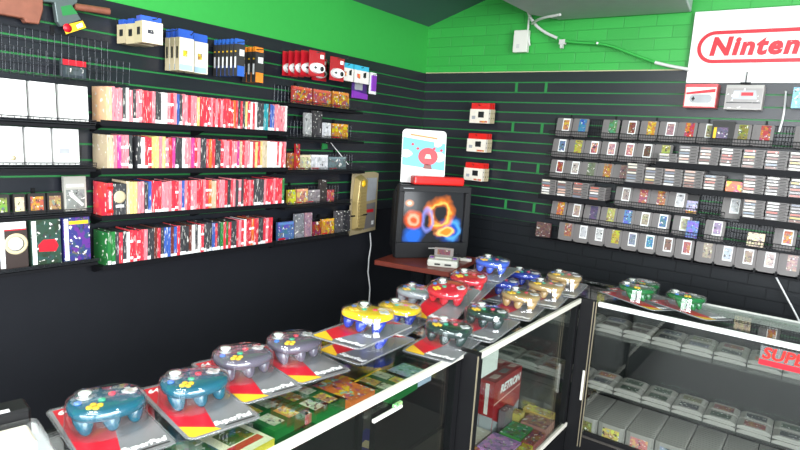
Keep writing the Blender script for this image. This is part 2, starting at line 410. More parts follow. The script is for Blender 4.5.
for row, z, h, seq in ROWS:
    y1 = -1.81 if row == 'bottom' else Y1
    make_shelf('long black shelf under the %s row of spine-out game cases' % row, -2.875, -1.806 if row == 'bottom' else -1.706, z-.001)
    codes = [('p' if c == 'w' and rnd.random() < .45 else c) for c in seq.split() if c != '|']
    big = set('ONRK_')
    for _ in range(13):
        q = rnd.randrange(8, len(codes)-2)
        if codes[q] not in big and codes[q+1] not in big: codes.insert(q, rnd.choice((codes[q], codes[q+1], 'r')))
    wt = {'O': 1.5, 'N': 1.7, 'R': 1.4, 'K': 3.6, '_': 1.5}
    unit = (y1-Y0)/sum(wt.get(c, 1) for c in codes)
    y = Y0; i = 0
    for c in codes:
        wd = unit*wt.get(c, 1)
        if c == '_': y += wd; continue
        nm, col = CODE['O' if c == 'O' else 'n' if c == 'N' else 'r' if c == 'R' else 'k' if c == 'K' else c]
        v = rnd.uniform(.88, 1.08); col = tuple(min(1, k*v) for k in col[:3])
        kind = (rnd.choice((1, 1, 1, 2, 0)) if c in 'kdbtg' else rnd.choice((0, 0, 0, 0, 1, 2, 3))) if c not in 'ONRKw' else 0
        hh = h*rnd.choice((.97, 1, 1, 1, 1.02)); dp = .135
        extra = ''
        if c == 'O': lab = 'thick orange boxed game with pictured side at near end of the top shelf'
        elif c == 'N' and row == 'second': lab = 'thick beige boxed game with plain side at near end of the second shelf'
        elif c == 'N': lab = 'thick beige cardboard game box among red spines on the third shelf'
        elif c == 'R': lab = 'thick red boxed game with ridged spine at the near end of the third shelf'; hh = h*.98
        elif c == 'K': lab = 'dark grey boxed game turned cover out with a bronze emblem on the third shelf'; hh = h*.95
        else: lab = '%s-spined game case, %s from the left on the %s long shelf of spines' % (nm, nth(i), row)
        w_ = round(wd-.0012, 4)
        o = game_case(w_, round(hh, 4), dp, 0 if c in 'ONRK' else kind, col, lab, 'spine-out game cases on the %s long shelf' % row, (.02+rnd.uniform(0, .006), y, z))
        if c == 'K':
            e = MB(); e.lathe([(.02, 0), (.03, .001), (.03, .002), (.021, .0035)], (0, 0, 0), 20, 0, 'x'); q = e.obj('emblem', m_goldpale, o); q.location = (dp, w_/2, hh*.6)
            MB().box((dp, w_*.2, hh*.28), (dp+.001, w_*.8, hh*.36)).obj('title_strip', m_inkwhite, o)
        if c == 'R':
            for zz in (.12, .82): MB().box((dp, -.001, hh*zz), (dp+.004, w_+.001, hh*(zz+.08))).obj('ridge', m_redplastic, o)
            MB().box((dp, w_*.3, hh*.25), (dp+.0008, w_*.7, hh*.75)).obj('title_strip', m_soft, o)
        y += wd; i += 1

# ------------------------------------------------------------------ left wall, nearest bay: wire racks of face-out boxes
def wire_basket(label, y0, y1, z, depth, back, lip, group, step=.022, hooks=2, cat='wire rack', name='wire_rack'):
    t = thing(name, label, cat, (.002, 0, z), 0, group); R = .0016
    b = MB()
    if back > .18: R = .0011
    n = max(2, round((y1-y0)/step))
    for i in range(n+1):
        y = y0+(y1-y0)*i/n
        b.tube([(.008, y, back), (.008, y, 0), (depth, y, 0), (depth+.006, y, lip)], R, 4)
    b.obj('wires', m_wire, t)
    f = MB()
    for x, zz in ((.008, back), (.008, back*.5), (depth, 0), (depth+.006, lip), (depth+.003, lip*.5))+(((.008, back*.75), (.008, back*.25)) if back > .18 else ()):
        f.tube([(x, y0, zz), (x, y1, zz)], R*1.35, 5)
    f.obj('rails', m_wire, t)
    for i in range(hooks):
        y = y0+(y1-y0)*(i+.5)/hooks
        MB().box((0, y-.008, back-.01), (.006, y+.008, back+.03)).obj('hook', m_blackmetal, t)
    return t
def face_box(name, label, cat, group, y0, y1, z0, z1, x0, thick, color, mat=None, side=None, lean=0, parent=None):
    """a box standing on the left wall with its printed face towards the room"""
    b = MB(); w = y1-y0; h = z1-z0
    sd = 2 if side is None else 1
    b.box((0, 0, 0), (thick, w, h), mats=(sd, sd, sd, 0, sd, sd))
    o = b.obj(name, [mat or m_art, side or m_tint, m_tint]); place(o, (x0, y0, z0), (0, lean, 0))
    return tag(o, label, cat, group, color)
GA = 'wire racks in the near bay'
_, z_bk = SL(64, 77, .14)
wire_basket('empty wire basket hung high over the white boxes', -3.75, -2.76, z_bk-.004, .20, .20, .10, GA, .03)
for z, l, d, nm in ((1.610, .02, .145, 'row of white boxes nearest the top'), (1.415, .02, .145, 'second row of white boxes'), (1.196, .02, .09, 'small face-out cartridges at far left'), (.972, .012, .155, 'three big boxed games at far left')):
    wire_basket('wire rack shelf holding the %s' % nm, -3.75, -2.89, z, d, .085, l, GA, .024)
    t = MB(); t.box((.004, -3.75, z-.02), (d, -2.89, z-.006)); o = t.obj('shelf', m_shelfblack); tag(o, 'narrow black shelf board below the %s' % nm, 'shelf', 'shelf boards in the near bay')
# dark boxed item with a red header in the empty basket
y0, z0 = SL(64, 76, .14); y1, z1 = SL(87, 62, .14)
o = face_box('boxed_accessory', 'dark grey boxed accessory with red header alone in the empty wire basket', 'box', None, y0, y1, z_bk+.002, z_bk+.078, .10, .03, srgb(52, 60, 66), m_tint)
MB().box((.03, 0, .052), (.0312, y1-y0, .076)).obj('header', m_red, o)
MB().box((.03, .012, .012), (.0311, y1-y0-.012, .045)).obj('print_panel', m_art, o).color = srgb(70, 78, 82)
for row, zlo, zhi, spans, words_ in (
   ('upper', 1.617, 1.777, ((-3.42, -3.29), (-3.28, -3.166), (-3.152, -3.050), (-3.034, -2.912)), ('at the far left edge', 'left of the middle one', 'in the middle beside the last one', 'at the right end')),
   ('lower', 1.422, 1.583, ((-3.42, -3.29), (-3.285, -3.186), (-3.174, -3.074), (-3.062, -2.955)), ('at the far left edge', 'with an orange spot low on it', 'with a small grey diamond print', 'with a small grey screen print'))):
    for i, ((a, c), wd) in enumerate(zip(spans, words_)):
        if i == 0: continue
        o = face_box('white_game_box', 'white boxed game %s of the %s white row' % (wd, row), 'game box', 'white boxed games on the %s rack' % row, a, c, zlo, zhi, .10, .028, srgb(240, 240, 240), m_white, m_white, -.06)
        w_, h_ = c-a, zhi-zlo
        p = MB(); p.box((.028, .01, h_-.03), (.0284, w_-.02, h_-.024)); p.obj('title_line', m_card, o)
        if row == 'lower':
            p = MB()
            if i == 1: p.lathe([(.012, 0), (.012, .0008)], (.028, w_*.6, .03), 16, 0, 'x'); p.obj('spot', m_goldpale, o)
            elif i == 2: p.prism([(w_*.4, .03), (w_*.5, .045), (w_*.4, .06), (w_*.3, .045)], .028, .0286, R=Matrix(((0,0,1),(1,0,0),(0,1,0)))); p.obj('diamond', m_card, o)
            else: p.box((.028, w_*.2, .05), (.0284, w_*.62, .075)); p.obj('screen_print', m_greyink, o)
            MB().box((.028, w_*.15, h_-.055), (.0284, w_*.85, h_-.045)).obj('title_line', m_card, o)
# small face-out cartridges and the tall clear pack
for a, c, t_, col, nm in ((-10, 12, 196, srgb(120, 140, 60), 'mossy green'), (16, 28, 197, srgb(205, 185, 150), 'cream'), (31, 48, 196, srgb(165, 80, 60), 'red brown'), (50, 65, 195, srgb(150, 120, 80), 'mottled tan')):
    y0, _ = SL(max(a, -10), 214, .09); y1, _ = SL(c, 212, .09)
    o = face_box('small_cartridge', 'small dark cartridge with %s label on the far left third rack' % nm, 'game cartridge', 'small cartridges at far left', y0, y1, 1.2035, 1.292, .05, .02, srgb(48, 44, 44), m_tint, m_tint, -.05)
    w_ = y1-y0; q = MB().box((.02, w_*.12, .012), (.0206, w_*.88, .074)).obj('cartridge_label', m_label, o); q.color = col
y0, _ = SL(67, 212, .09); y1, _ = SL(89, 210, .09)
o = face_box('clear_pack_game', 'tall grey clear-packed game with a white aeroplane picture beside small cartridges', 'game box', None, y0, y1, 1.2035, 1.365, .05, .02, srgb(170, 168, 160), m_tint, m_tint, -.05)
w_ = y1-y0
MB().box((.02, .008, .012), (.0206, w_-.008, .10)).obj('picture', m_art, o).color = srgb(120, 124, 120)
MB().prism([(w_*.2, .09), (w_*.35, .085), (w_*.85, .03), (w_*.8, .02), (w_*.25, .07)], .0206, .0212, R=Matrix(((0,0,1),(1,0,0),(0,1,0)))).obj('aeroplane_print', m_inkwhite, o)
MB().box((.02, .01, .112), (.0206, w_-.01, .125)).obj('title_strip', m_inkwhite, o)
# three big boxed games along the bottom
for i, (a, c, col, nm) in enumerate(((-3.292, -3.182, srgb(60, 50, 48), 'dark box with a pale gold ringed orb'), (-3.168, -3.045, srgb(40, 66, 52), 'dark green box'), (-3.033, -2.915, srgb(52, 52, 120), 'blue and purple box with a yellow title'))):
    nm = ('dark box with a pale gold ringed orb', 'dark green box with a red patch', 'blue purple box with a yellow title')[i]
    o = face_box('big_box_game', '%s on the bottom rack at far left' % nm, 'game box', 'big boxed games at far left', a, c, .979, 1.180, .105, .03, col, m_art if i else m_tint, m_tint, -.05)
    w_ = c-a
    MB().box((.03, .004, .004), (.0306, .022, .197)).obj('side_strip', m_inkwhite, o)
    if i == 0:
        MB().lathe([(.032, 0), (.040, .001), (.046, .001), (.046, 0)], (.030, .066, .105), 24, 0, 'x').obj('ring', m_goldpale, o)
        MB().lathe([(.031, 0), (.022, .0018), (.001, .0024)], (.030, .066, .105), 24, 0, 'x').obj('orb', m_inkwhite, o)
        MB().box((.03, .004, .170), (.0307, w_-.004, .2005)).obj('title_strip', m_inkwhite, o)
        MB().box((.03, .022, .164), (.0307, w_-.004, .170)).obj('red_band', m_red, o)
    elif i == 1:
        MB().prism([(.03, .06), (.10, .055), (.112, .08), (.10, .11), (.05, .112), (.028, .09)], .03, .0307, R=Matrix(((0,0,1),(1,0,0),(0,1,0)))).obj('red_print', m_red, o)
    else:
        MB().box((.03, .025, .17), (.0307, w_-.006, .186)).obj('title_strip', m_yellow, o)

# ------------------------------------------------------------------ hanging packs on the left wall
def peg(x1, y, z, parent=None):
    b = MB(); b.tube([(.001, y, z), (x1, y, z), (x1+.012, y, z+.012)], .0022, 6)
    b.box((-.0, y-.012, z-.012), (.006, y+.012, z+.016))
    return b
def hang_pack(kind, x0, y0, z1, t, w, h, label, group, col, tilt=0):
    """box or card with a coloured header, hanging face to the room (front = +x)"""
    o = thing('hanging_pack', label, 'hanging pack', (x0, y0, z1-h), 0, group)
    o.rotation_euler = (0, 0, tilt)
    hd = h*.2
    if kind == 'cable':
        b = MB(); b.box((0, 0, 0), (t, w, h-hd)); body = b.obj('carton', m_goldpale, o)
        MB().box((t, .002, .002), (t+.0008, w-.002, h-hd-.002)).obj('front_print', m_soft, o).color = srgb(238, 234, 224)
        MB().box((t, .002, .004), (t+.0012, w*.9, h*.16)).obj('pale_blue_foot', m_tint, o).color = srgb(170, 200, 225)
        MB().box((t*.3, -.0008, h*.3), (t*.7, 0, h*.58)).obj('side_print', m_inkblack, o)
        MB().box((t*.2, 0, h-hd), (t*.8, w, h)).obj('header', m_tint, o).color = srgb(50, 90, 190)
        MB().box((t, w*.25, h*.35), (t+.0014, w*.55, h*.5)).obj('picture', m_label, o).color = col
    elif kind == 'dark':
        MB().box((0, 0, 0), (t, w, h-hd*.7)).obj('carton', m_cartdark, o)
        MB().box((t*.2, 0, h-hd*.7), (t*.8, w, h)).obj('header', m_tint, o).color = col
        MB().box((t, w*.05, 0), (t+.001, w*.95, h*.28)).obj('colour_foot', m_tint, o).color = col
        MB().box((t, w*.3, h*.55), (t+.001, w*.9, h*.72)).obj('title_strip', m_soft, o).color = srgb(220, 220, 220)
        MB().box((t*.3, -.001, h*.22), (t*.7, 0, h*.52)).obj('side_print', m_inkwhite, o)
        MB().box((t*.3, -.001, h*.64), (t*.7, 0, h*.68)).obj('side_dot', m_yellow, o)
    return o
def pegged(label, y, z, x1, group=None):
    o = peg(x1, y, z).obj('peg_hook', m_wire); tag(o, label, 'peg hook', group or 'peg hooks on the left wall')
# three cable boxes
for i, (l, r_, tpx, bpx) in enumerate(((117, 127, 20, 43.5), (126, 136, 19, 44), (135, 160, 16, 43))):
    x0 = .03+i*.10
    ya, zb = SL(l, bpx, x0); _, za = SL(l, tpx, x0)
    w_ = .095
    hang_pack('cable', x0, ya, za, .078, w_, za-zb, ('innermost tan cable box with blue header on the upper left peg', 'middle tan cable box with blue header on the upper left peg', 'front tan and white cable box with blue header, tilted on the upper left peg')[i], 'tan cable boxes on the upper left peg', srgb(50, 50, 60), -.12 if i == 2 else 0)
ya, za = SL(140, 17, .3)
for nm, l, tpx, bpx, n, t in (('left', 165, 29.5, 70.5, 3, .036), ('right', 185, 33.5, 73, 2, .036)):
    for i in range(n):
        x0 = .03+i*.045
        ya, zb = SL(l, bpx, .03); _, za = SL(l, tpx, .03)
        hang_pack('cable', x0, ya, za, t, .085, za-zb, '%s tall tan cable box on the %s peg left of the dark packs' % (('innermost', 'second', 'third')[i] if n == 3 else ('inner', 'front')[i], nm), 'tall tan cable boxes', srgb(200, 170, 60))
ya, zb = SL(213, 76, .03); _, za = SL(214, 40, .03)
for i in range(6):
    hang_pack('dark', .03+i*.036, ya, za, .028, .052, za-zb, 'dark stylus pack with blue header, %s out from the wall on its peg' % nth(i), 'blue-headed dark packs on one peg', srgb(45, 95, 185))
ya, zb = SL(242, 82, .03); _, za = SL(242, 47, .03)
for i in range(3):
    hang_pack('dark', .03+i*.042, ya, za, .032, .062, za-zb, 'dark pack with orange header, %s out from the wall' % nth(i), 'orange-headed dark packs on one peg', srgb(235, 135, 35))
for lab, y, z, x1 in (('short peg hook holding the tan cable boxes up high', -2.70, 2.105, .335), ('peg hook through the left stack of tall tan cable boxes', -2.50, 2.098, .18), ('peg hook through the right stack of tall tan cable boxes', -2.40, 2.096, .16),
                      ('peg hook through the blue-headed dark packs', -2.17, 2.093, .31), ('peg hook through the orange-headed dark packs', -1.96, 2.09, .20)):
    pegged(lab, y, z+.0, x1)
# red card packs with white pads
def pad_pack(label, loc, rz, cardcol, bodymat, w=.12, h=.15, group=None, dotcol=None):
    o = thing('pad_pack', label, 'hanging pack', loc, rz, group)
    MB().box((0, -w/2, 0), (.002, w/2, h)).obj('backing_card', m_tint, o).color = cardcol
    poly = [(w*.46*math.cos(a)*(1 if abs(math.cos(a)) < .7 else 1.0), h*.32+h*.22*math.sin(a)) for a in [2*PI*k/20 for k in range(20)]]
    MB().prism(poly, .002, .022, R=Matrix(((0,0,1),(1,0,0),(0,1,0))), scale=.9, cen=(0, h*.32)).obj('pad', bodymat, o)
    MB().box((.022, -w*.3, h*.30), (.024, -w*.12, h*.345)).box((.022, -w*.235, h*.27), (.024, -w*.185, h*.375)).obj('direction_pad', m_inkblack, o)
    MB().lathe([(w*.12, 0), (w*.12, .002)], (.022, w*.2, h*.30), 12, 0, 'x').obj('button', m_inkblack, o)
    MB().box((.002, w*.2, h*.72), (.004, w*.42, h*.88)).obj('price_tag', m_inkwhite, o)
    return o
GP = 'red pad packs on the left wall'
ya, zb = SL(284, 75, .03); _, za = SL(284, 55, .03)
for i in range(4):
    x0 = .03+i*.055
    pad_pack('red carded pad hanging edge-on, %s from the wall on the left peg' % nth(i), (x0, ya+.05, 1.985), -.15, srgb(170, 24, 36), m_white, group=GP)
pad_pack('red carded white pad facing out at the front of the left peg', (.26, ya+.055, 1.985), -.1, srgb(170, 24, 36), m_white, w=.125, group=GP)
yb, _ = SL(317, 75, .05)
pad_pack('red carded pad hanging edge-on behind the right facing pad', (.05, yb+.02, 1.985), -.15, srgb(170, 24, 36), m_white, group=GP)
pad_pack('red carded white pad facing out on the right peg', (.20, yb+.03, 1.985), -.1, srgb(170, 24, 36), m_white, w=.125, group=GP)
for lab, y in (('thin peg hook above the left red pad packs', ya+.05), ('thin peg hook above the right red pad packs', yb+.03)):
    pegged(lab, y, 2.126, .29)
for i, (l, r_) in enumerate(((337, 351), (350, 366))):
    y0, zb = SL(l, 82, .15); y1, _ = SL(r_, 84, .15); _, zt = SL(l, 62, .15)
    o = thing('white_pack', 'white carded accessory with cyan header, %s of the two' % ('left' if i == 0 else 'right'), 'hanging pack', (.15, y0, 2.0), 0, 'cyan-headed white packs')
    w_ = y1-y0-.006
    MB().box((0, 0, 0), (.03, w_, .085)).obj('carton', m_soft, o).color = srgb(235, 228, 222)
    MB().box((0, 0, .085), (.026, w_, .118)).obj('header', m_tint, o).color = srgb(60, 180, 215)
    MB().prism([(w_*.62, .04), (w_*.8, .04), (w_*.8, .08), (w_*.62, .07)], .03, .031, R=Matrix(((0,0,1),(1,0,0),(0,1,0)))).obj('dark_print', m_inkblack, o)
    MB().box((.03, w_*.22, .03), (.031, w_*.42, .06)).obj('orange_print', m_label, o).color = srgb(230, 90, 60)
    pegged('thin peg hook above the %s cyan-headed white pack' % ('left' if i == 0 else 'right'), y0+w_/2, 2.105, .19)
y0, z0 = SL(355, 97, .12); y1, z1 = SL(373, 72, .12)
o = thing('purple_pack', 'purple carded cable pack hanging low beside the white packs', 'hanging pack', (.10, y0-.02, 1.90), 0, 'purple packs')
MB().box((0, 0, 0), (.004, .17, .13)).obj('backing_card', m_tint, o).color = srgb(74, 40, 120)
MB().prism([(.0, .0), (.16, .0), (.16, .035), (.0, .05)], .004, .02, R=Matrix(((0,0,1),(1,0,0),(0,1,0)))).obj('coil', m_purple, o)
MB().box((.004, .03, .06), (.010, .11, .11)).obj('clear_window', m_greyink, o)
o = thing('purple_pack', 'purple and white framed pack hanging at the far right of the row', 'hanging pack', (.16, y1-.085, 1.94), 0, 'purple packs')
MB().box((0, 0, 0), (.006, .075, .15)).obj('backing_card', m_inkwhite, o)
MB().box((.006, .014, .02), (.018, .061, .13)).obj('purple_body', m_purple, o)
pegged('thin peg hook above the purple packs', y1-.05, 2.075, .19)

# ------------------------------------------------------------------ small shelves to the right of the spines
GD = 'small wire shelves right of the spines'
for nm, z, ya, yb in (('top', 1.812, -1.70, -.98), ('second', 1.600, -1.70, -.95), ('third', 1.385, -1.70, -.92), ('fourth', 1.158, -1.70, -1.06), ('bottom', .925, -1.80, -1.06)):
    wire_basket('small wire rack of loose games, %s of five right of the spines' % nm, ya, yb, z, .14, .11, .02, GD, .03)
    t = MB(); t.box((.004, ya, z-.022), (.142, yb, z-.006)); tag(t.obj('shelf', m_shelfblack), 'black shelf board under the %s small wire rack' % nm, 'shelf', 'shelf boards right of the spines')
LOOSE = [  # left, right, top, bottom px, colour, words, row z
 (293, 312, 87, 104, (200, 70, 60), 'red and yellow boxed game at the left', 'top', 1.818), (314, 331, 90, 106, (205, 90, 70), 'red and blue boxed game in the middle', 'top', 1.818), (333, 349, 92, 108, (215, 130, 50), 'orange boxed game at the right', 'top', 1.818),
 (305, 312, 113, 136, (190, 190, 190), 'pale grey slim game at the left', 'second', 1.606), (313, 322, 111, 138, (70, 66, 70), 'dark tall game', 'second', 1.606), (323, 331, 124, 139, (160, 90, 70), 'brown red small game', 'second', 1.606), (324, 331, 123, 138, (235, 235, 240), 'white slim game', 'second', 1.606), (332, 348, 124, 139, (220, 150, 40), 'orange yellow boxed game at the right', 'second', 1.606),
 (287, 299, 153, 170, (180, 100, 50), 'orange brown game at the left', 'third', 1.391), (296, 300, 144, 170, (200, 40, 50), 'slim red game standing tall', 'third', 1.391), (300, 311, 155, 171, (220, 200, 170), 'cream pictured game', 'third', 1.391), (311, 328, 155, 170, (235, 235, 240), 'white pictured game in the middle', 'third', 1.391), (329, 346, 157, 169, (120, 140, 145), 'grey blue game at the right', 'third', 1.391),
 (288, 296, 190, 205, (225, 190, 80), 'yellow and orange game at the left', 'fourth', 1.164), (297, 308, 189, 204, (225, 150, 120), 'peach pictured game', 'fourth', 1.164), (308, 320, 190, 204, (150, 140, 145), 'grey game', 'fourth', 1.164), (319, 327, 180, 203, (70, 60, 60), 'tall dark yellow-flashed game', 'fourth', 1.164), (327, 334, 190, 203, (210, 90, 90), 'slim red game at the right', 'fourth', 1.164),
 (278, 294, 222, 241, (90, 130, 190), 'blue and cream boxed game at the left', 'bottom', .931), (295, 304, 214, 240, (150, 150, 160), 'tall grey game', 'bottom', .931), (305, 312, 213, 239, (190, 150, 170), 'tall pale pink game', 'bottom', .931), (313, 321, 222, 238, (170, 40, 50), 'dark red game', 'bottom', .931), (322, 334, 219, 237, (225, 150, 60), 'orange and green game', 'bottom', .931), (335, 343, 211, 236, (100, 96, 100), 'tall dark grey game', 'bottom', .931), (343, 350, 211, 235, (60, 60, 66), 'tall black and red game at the right', 'bottom', .931)]
used = {}
for l, r_, tp, bt, col, wds, row, z in LOOSE:
    x0 = .108 if wds.startswith(('white slim', 'slim red game standing')) else .082
    y0, _ = SL(l, bt, x0+.02); y1, _ = SL(r_, bt, x0+.02); _, zt = SL((l+r_)/2, tp, x0+.02)
    k = used.get(row); y0 = max(y0, k) if k is not None and x0 < .1 else y0
    if x0 < .1: used[row] = y1+.0015
    if y1-y0 < .02: y1 = y0+.03
    o = face_box('loose_game', '%s of the %s small rack' % (wds, row), 'game', 'loose games on the %s small rack' % row, y0, y1, z, max(zt, z+.07), x0, .018, tuple(k*.62 for k in srgb(*col)), m_art, m_tint, -.04)
    if (r_-l) >= 10:
        w_ = y1-y0; h_ = max(zt, z+.07)-z
        MB().box((.018, .004, .004), (.0186, w_*.45, h_*.13)).obj('footer_strip', m_red, o)
        MB().box((.018, .004, h_*.84), (.0186, w_-.004, h_*.97)).obj('title_strip', m_soft, o).color = srgb(*col)
# green clip with a thin wire stay on the third small rack
o = thing('price_clip', 'bright green clip with a bent white wire above the third small rack', 'clip', (.03, -1.25, 1.545), 0)
MB().prism([(-.025, -.02), (.03, -.012), (.025, .02), (-.02, .024)], 0, .008, R=Matrix(((0,0,1),(1,0,0),(0,1,0)))).obj('clip_body', m_groove, o)
MB().tube([(.0, .02, .03), (.01, .05, .035), (.06, .20, -.12)], .003, 6).obj('wire_stay', m_cable, o)

# gold packaged controller shell
o = thing('gold_pack', 'large gold clear-wrapped packaged controller hanging at the end of the racks', 'packaged controller', (.03, -.63, .90), .10)
W_, H_ = -.36, .465
sh = [(0, 0), (W_, -.01), (W_*.98, .30), (W_*.96, H_), (W_*.15, H_*1.0), (.0, H_*.97)]
MB().prism([(y, z) for y, z in sh], 0, .012, R=Matrix(((0,0,1),(1,0,0),(0,1,0)))).obj('backing_card', m_goldcard, o)
bl = MB(); prof = [(-.335, .03), (-.225, .015), (-.20, .15), (-.215, .30), (-.205, .43), (-.25, .45), (-.325, .43), (-.345, .25)]
bl.prism(prof, .012, .06, R=Matrix(((0,0,1),(1,0,0),(0,1,0))), scale=.88, cen=(-.27, .23)).obj('gold_shell', m_gold, o, .004)
rb = MB()
for k in range(12): rb.box((.060, -.315, .05+k*.024), (.066, -.24, .062+k*.024))
rb.obj('ridges', m_gold, o)
MB().lathe([(.026, 0), (.026, .004), (.014, .008)], (.062, -.275, .385), 18, 0, 'x').obj('gold_badge', m_yellow, o)
MB().prism([(-.165, .24), (-.04, .25), (-.03, .42), (-.165, .42)], .012, .022, R=Matrix(((0,0,1),(1,0,0),(0,1,0)))).obj('clear_window', m_greyink, o)
MB().prism([(-.175, .02), (-.02, .03), (-.03, .225), (-.17, .215)], .012, .018, R=Matrix(((0,0,1),(1,0,0),(0,1,0)))).obj('brown_panel', m_cartgrey, o)
MB().box((.018, -.155, .15), (.019, -.055, .175)).obj('red_lettering_strip', m_red, o)
MB().box((.018, -.075, .05), (.0195, -.045, .08)).obj('price_tag', m_inkwhite, o)
MB().tube([(.02, -.36, .14), (.05, -.31, .145), (.075, -.23, .15)], .006, 6).obj('dark_strap', m_blackmetal, o)
cb = MB(); pts = []
for px, py in ((370, 233), (371, 245), (369, 258), (368, 272), (370, 288), (369, 303), (371, 318)): 
    y, z = SL(px, py, .015); pts.append((.015, y, z))
o = cb.tube(pts, .006, 6).obj('hanging_cable', m_cable); tag(o, 'thin white cable hanging down the black wall below the gold pack', 'cable')

# toy rifle hung at the very top left
o = thing('toy_rifle', 'brown and grey toy rifle hung at the top left with a yellow tag on it', 'toy gun', (.03, 0, 0))
def yz(*px): return [SL(x, y, .05) for x, y in px]
RX = Matrix(((0,0,1),(1,0,0),(0,1,0)))
MB().prism(yz((-30, 12), (0, 15), (22, 19), (24, 23), (37, 24.5), (41, 10), (41, -12), (0, -25), (-30, -30)), 0, .045, R=RX).obj('stock', m_wood, o, .004)
MB().prism(yz((41, -12), (41, 2), (53, 3), (56, 22), (60, 27), (80, 20), (71, 6), (76, 3), (76, -10)), .004, .036, R=RX).obj('receiver', m_gun, o, .003)
MB().prism(yz((59, 7), (61, 16), (76, 14), (69, 5)), .036, .0375, R=RX).obj('trigger_opening', m_groove, o)
p0 = SL(74, 6.5, .05); p1 = SL(109, 11.5, .05)
MB().tube([(.02, p0[0], p0[1]), (.02, p1[0], p1[1])], .016, 12).obj('barrel', m_wood, o)
MB().prism(yz((60, 26), (63, 34.5), (83, 28), (79.5, 21)), .047, .050, R=RX).obj('yellow_tag', m_yellow, o)
MB().prism(yz((73, 25.5), (74.5, 29), (80, 27), (78.5, 23)), .050, .0505, R=RX).obj('tag_print', m_inkwhite, o)
c_ = SL(67.5, 28, .08); MB().lathe([(.013, 0), (.019, .0005), (.019, .001)], (.050, c_[0]-.0, c_[1]), 16, 0, 'x').obj('tag_ring', m_red, o)

# ------------------------------------------------------------------ back wall: face-out cartridges and stacks
CW, CH, CT = .114, .128, .017
def cart_mesh():
    b = MB(); b.prism([(-CW/2, 0), (-CW*.36, 0), (-CW*.36, -.004), (CW*.36, -.004), (CW*.36, 0), (CW/2, 0), (CW/2, CH-.006), (CW/2-.006, CH), (-CW/2+.006, CH), (-CW/2, CH-.006)], 0, CT, R=Matrix(((1,0,0),(0,0,-1),(0,1,0))))
    return b.mesh('game_cartridge', [m_cartgrey], .0012)
cart_me = cart_mesh()
gr = MB()
for k in range(5): gr.box((-CW*.43+k*.0042, -CT-.0008, .018), (-CW*.43+k*.0042+.0022, -CT, CH-.012))
groove_me = gr.mesh('ridges', m_cartgrey)
lab_b = MB(); lab_b.box((-.012, -CT-.0006, .030), (.040, -CT, CH-.004), 1); lab_b.box((-.007, -CT-.0009, .040), (.035, -CT-.0006, CH-.014), 0); lab_w = lab_b.mesh('cartridge_label', [m_label, m_inkwhite])
lab_me = MB().box((-.012, -CT-.0008, .030), (.040, -CT, CH-.004)).mesh('cartridge_label', m_label)
def face_cart(x, z, y, lean, color, label, group, body=None):
    o = link('game_cartridge', cart_me); place(o, (x, y, z+.0045), (-lean, 0, 0)); tag(o, label, 'game cartridge', group, (.2, .2, .2))
    link('ridges', groove_me, o); l = link('cartridge_label', lab_w if ('white' in label or 'pale' in label or 'pink' in label or rnd.random() < .25) else lab_me, o); l.color = tuple(k*.6 for k in color[:3])+(1,)
    return o
RZ = {1: .966, 2: 1.118, 3: 1.272, 4: 1.424, 5: 1.577, 6: 1.728}    # row 1 is the lowest
RN = {6: 'top', 5: 'second', 4: 'third', 3: 'fourth', 2: 'fifth', 1: 'lowest'}
FACES = {
 6: [(557, 'orange and white', (225, 150, 90)), (573, 'cyan', (70, 150, 190)), (603, 'green', (90, 160, 90)), (622, 'red and teal', (150, 70, 60)), (641, 'yellow orange', (225, 150, 40)), (660, 'white and red', (190, 140, 150)), (677, 'bright red', (215, 50, 40)), (695, 'pale yellow', (200, 190, 130)), (732, 'green and red', (150, 140, 50)), (754, 'vivid red', (205, 60, 66)), (797, 'crimson', (190, 60, 60))],
 5: [(553, 'blue and white', (110, 140, 180)), (569, 'yellow', (205, 185, 80)), (585, 'red and white round', (225, 110, 120)), (602, 'pale red', (235, 170, 175)), (620, 'white with red', (235, 150, 150)), (637, 'dark orange', (110, 70, 50)), (654, 'lime yellow', (200, 200, 90))],
 4: [(551, 'dark red', (180, 60, 60)), (566, 'white and brown', (215, 200, 190)), (581, 'olive green', (130, 140, 110)), (598, 'orange and black', (200, 130, 60)), (614, 'purple and yellow', (170, 120, 120))],
 3: [(617, 'pale grey and pink', (190, 170, 165)), (634, 'red and blue', (190, 80, 100)), (651, 'orange and navy', (200, 110, 60)), (669, 'white', (225, 225, 230)), (726, 'glossy white', (230, 232, 236))],
 2: [(552, 'orange and yellow', (230, 120, 60)), (568, 'white red and black', (205, 170, 160)), (585, 'purple and black', (90, 80, 120)), (602, 'yellow and black', (205, 190, 110)), (619, 'sky blue', (100, 160, 215)), (636, 'pale tan', (190, 175, 150)), (653, 'blue and orange', (90, 150, 180)), (675, 'white and yellow', (225, 220, 180)), (709, 'purple and white', (170, 150, 190)), (780, 'orange and white block', (225, 100, 50))],
 1: [(560, 'red and green', (190, 110, 90)), (575, 'plain white', (225, 225, 230)), (591, 'blank white', (236, 236, 236)), (607, 'bright yellow', (220, 200, 70)), (624, 'dull blue', (150, 165, 185)), (641, 'cyan and yellow', (90, 180, 200)), (660, 'brown', (150, 110, 95)), (679, 'red and blue', (210, 110, 105)), (700, 'purple and gold', (190, 170, 150)), (719, 'pale blue', (200, 215, 225)), (739, 'brown on white', (180, 150, 130)), (759, 'pale pink', (225, 200, 195)), (780, 'rosy', (205, 160, 160))],
}
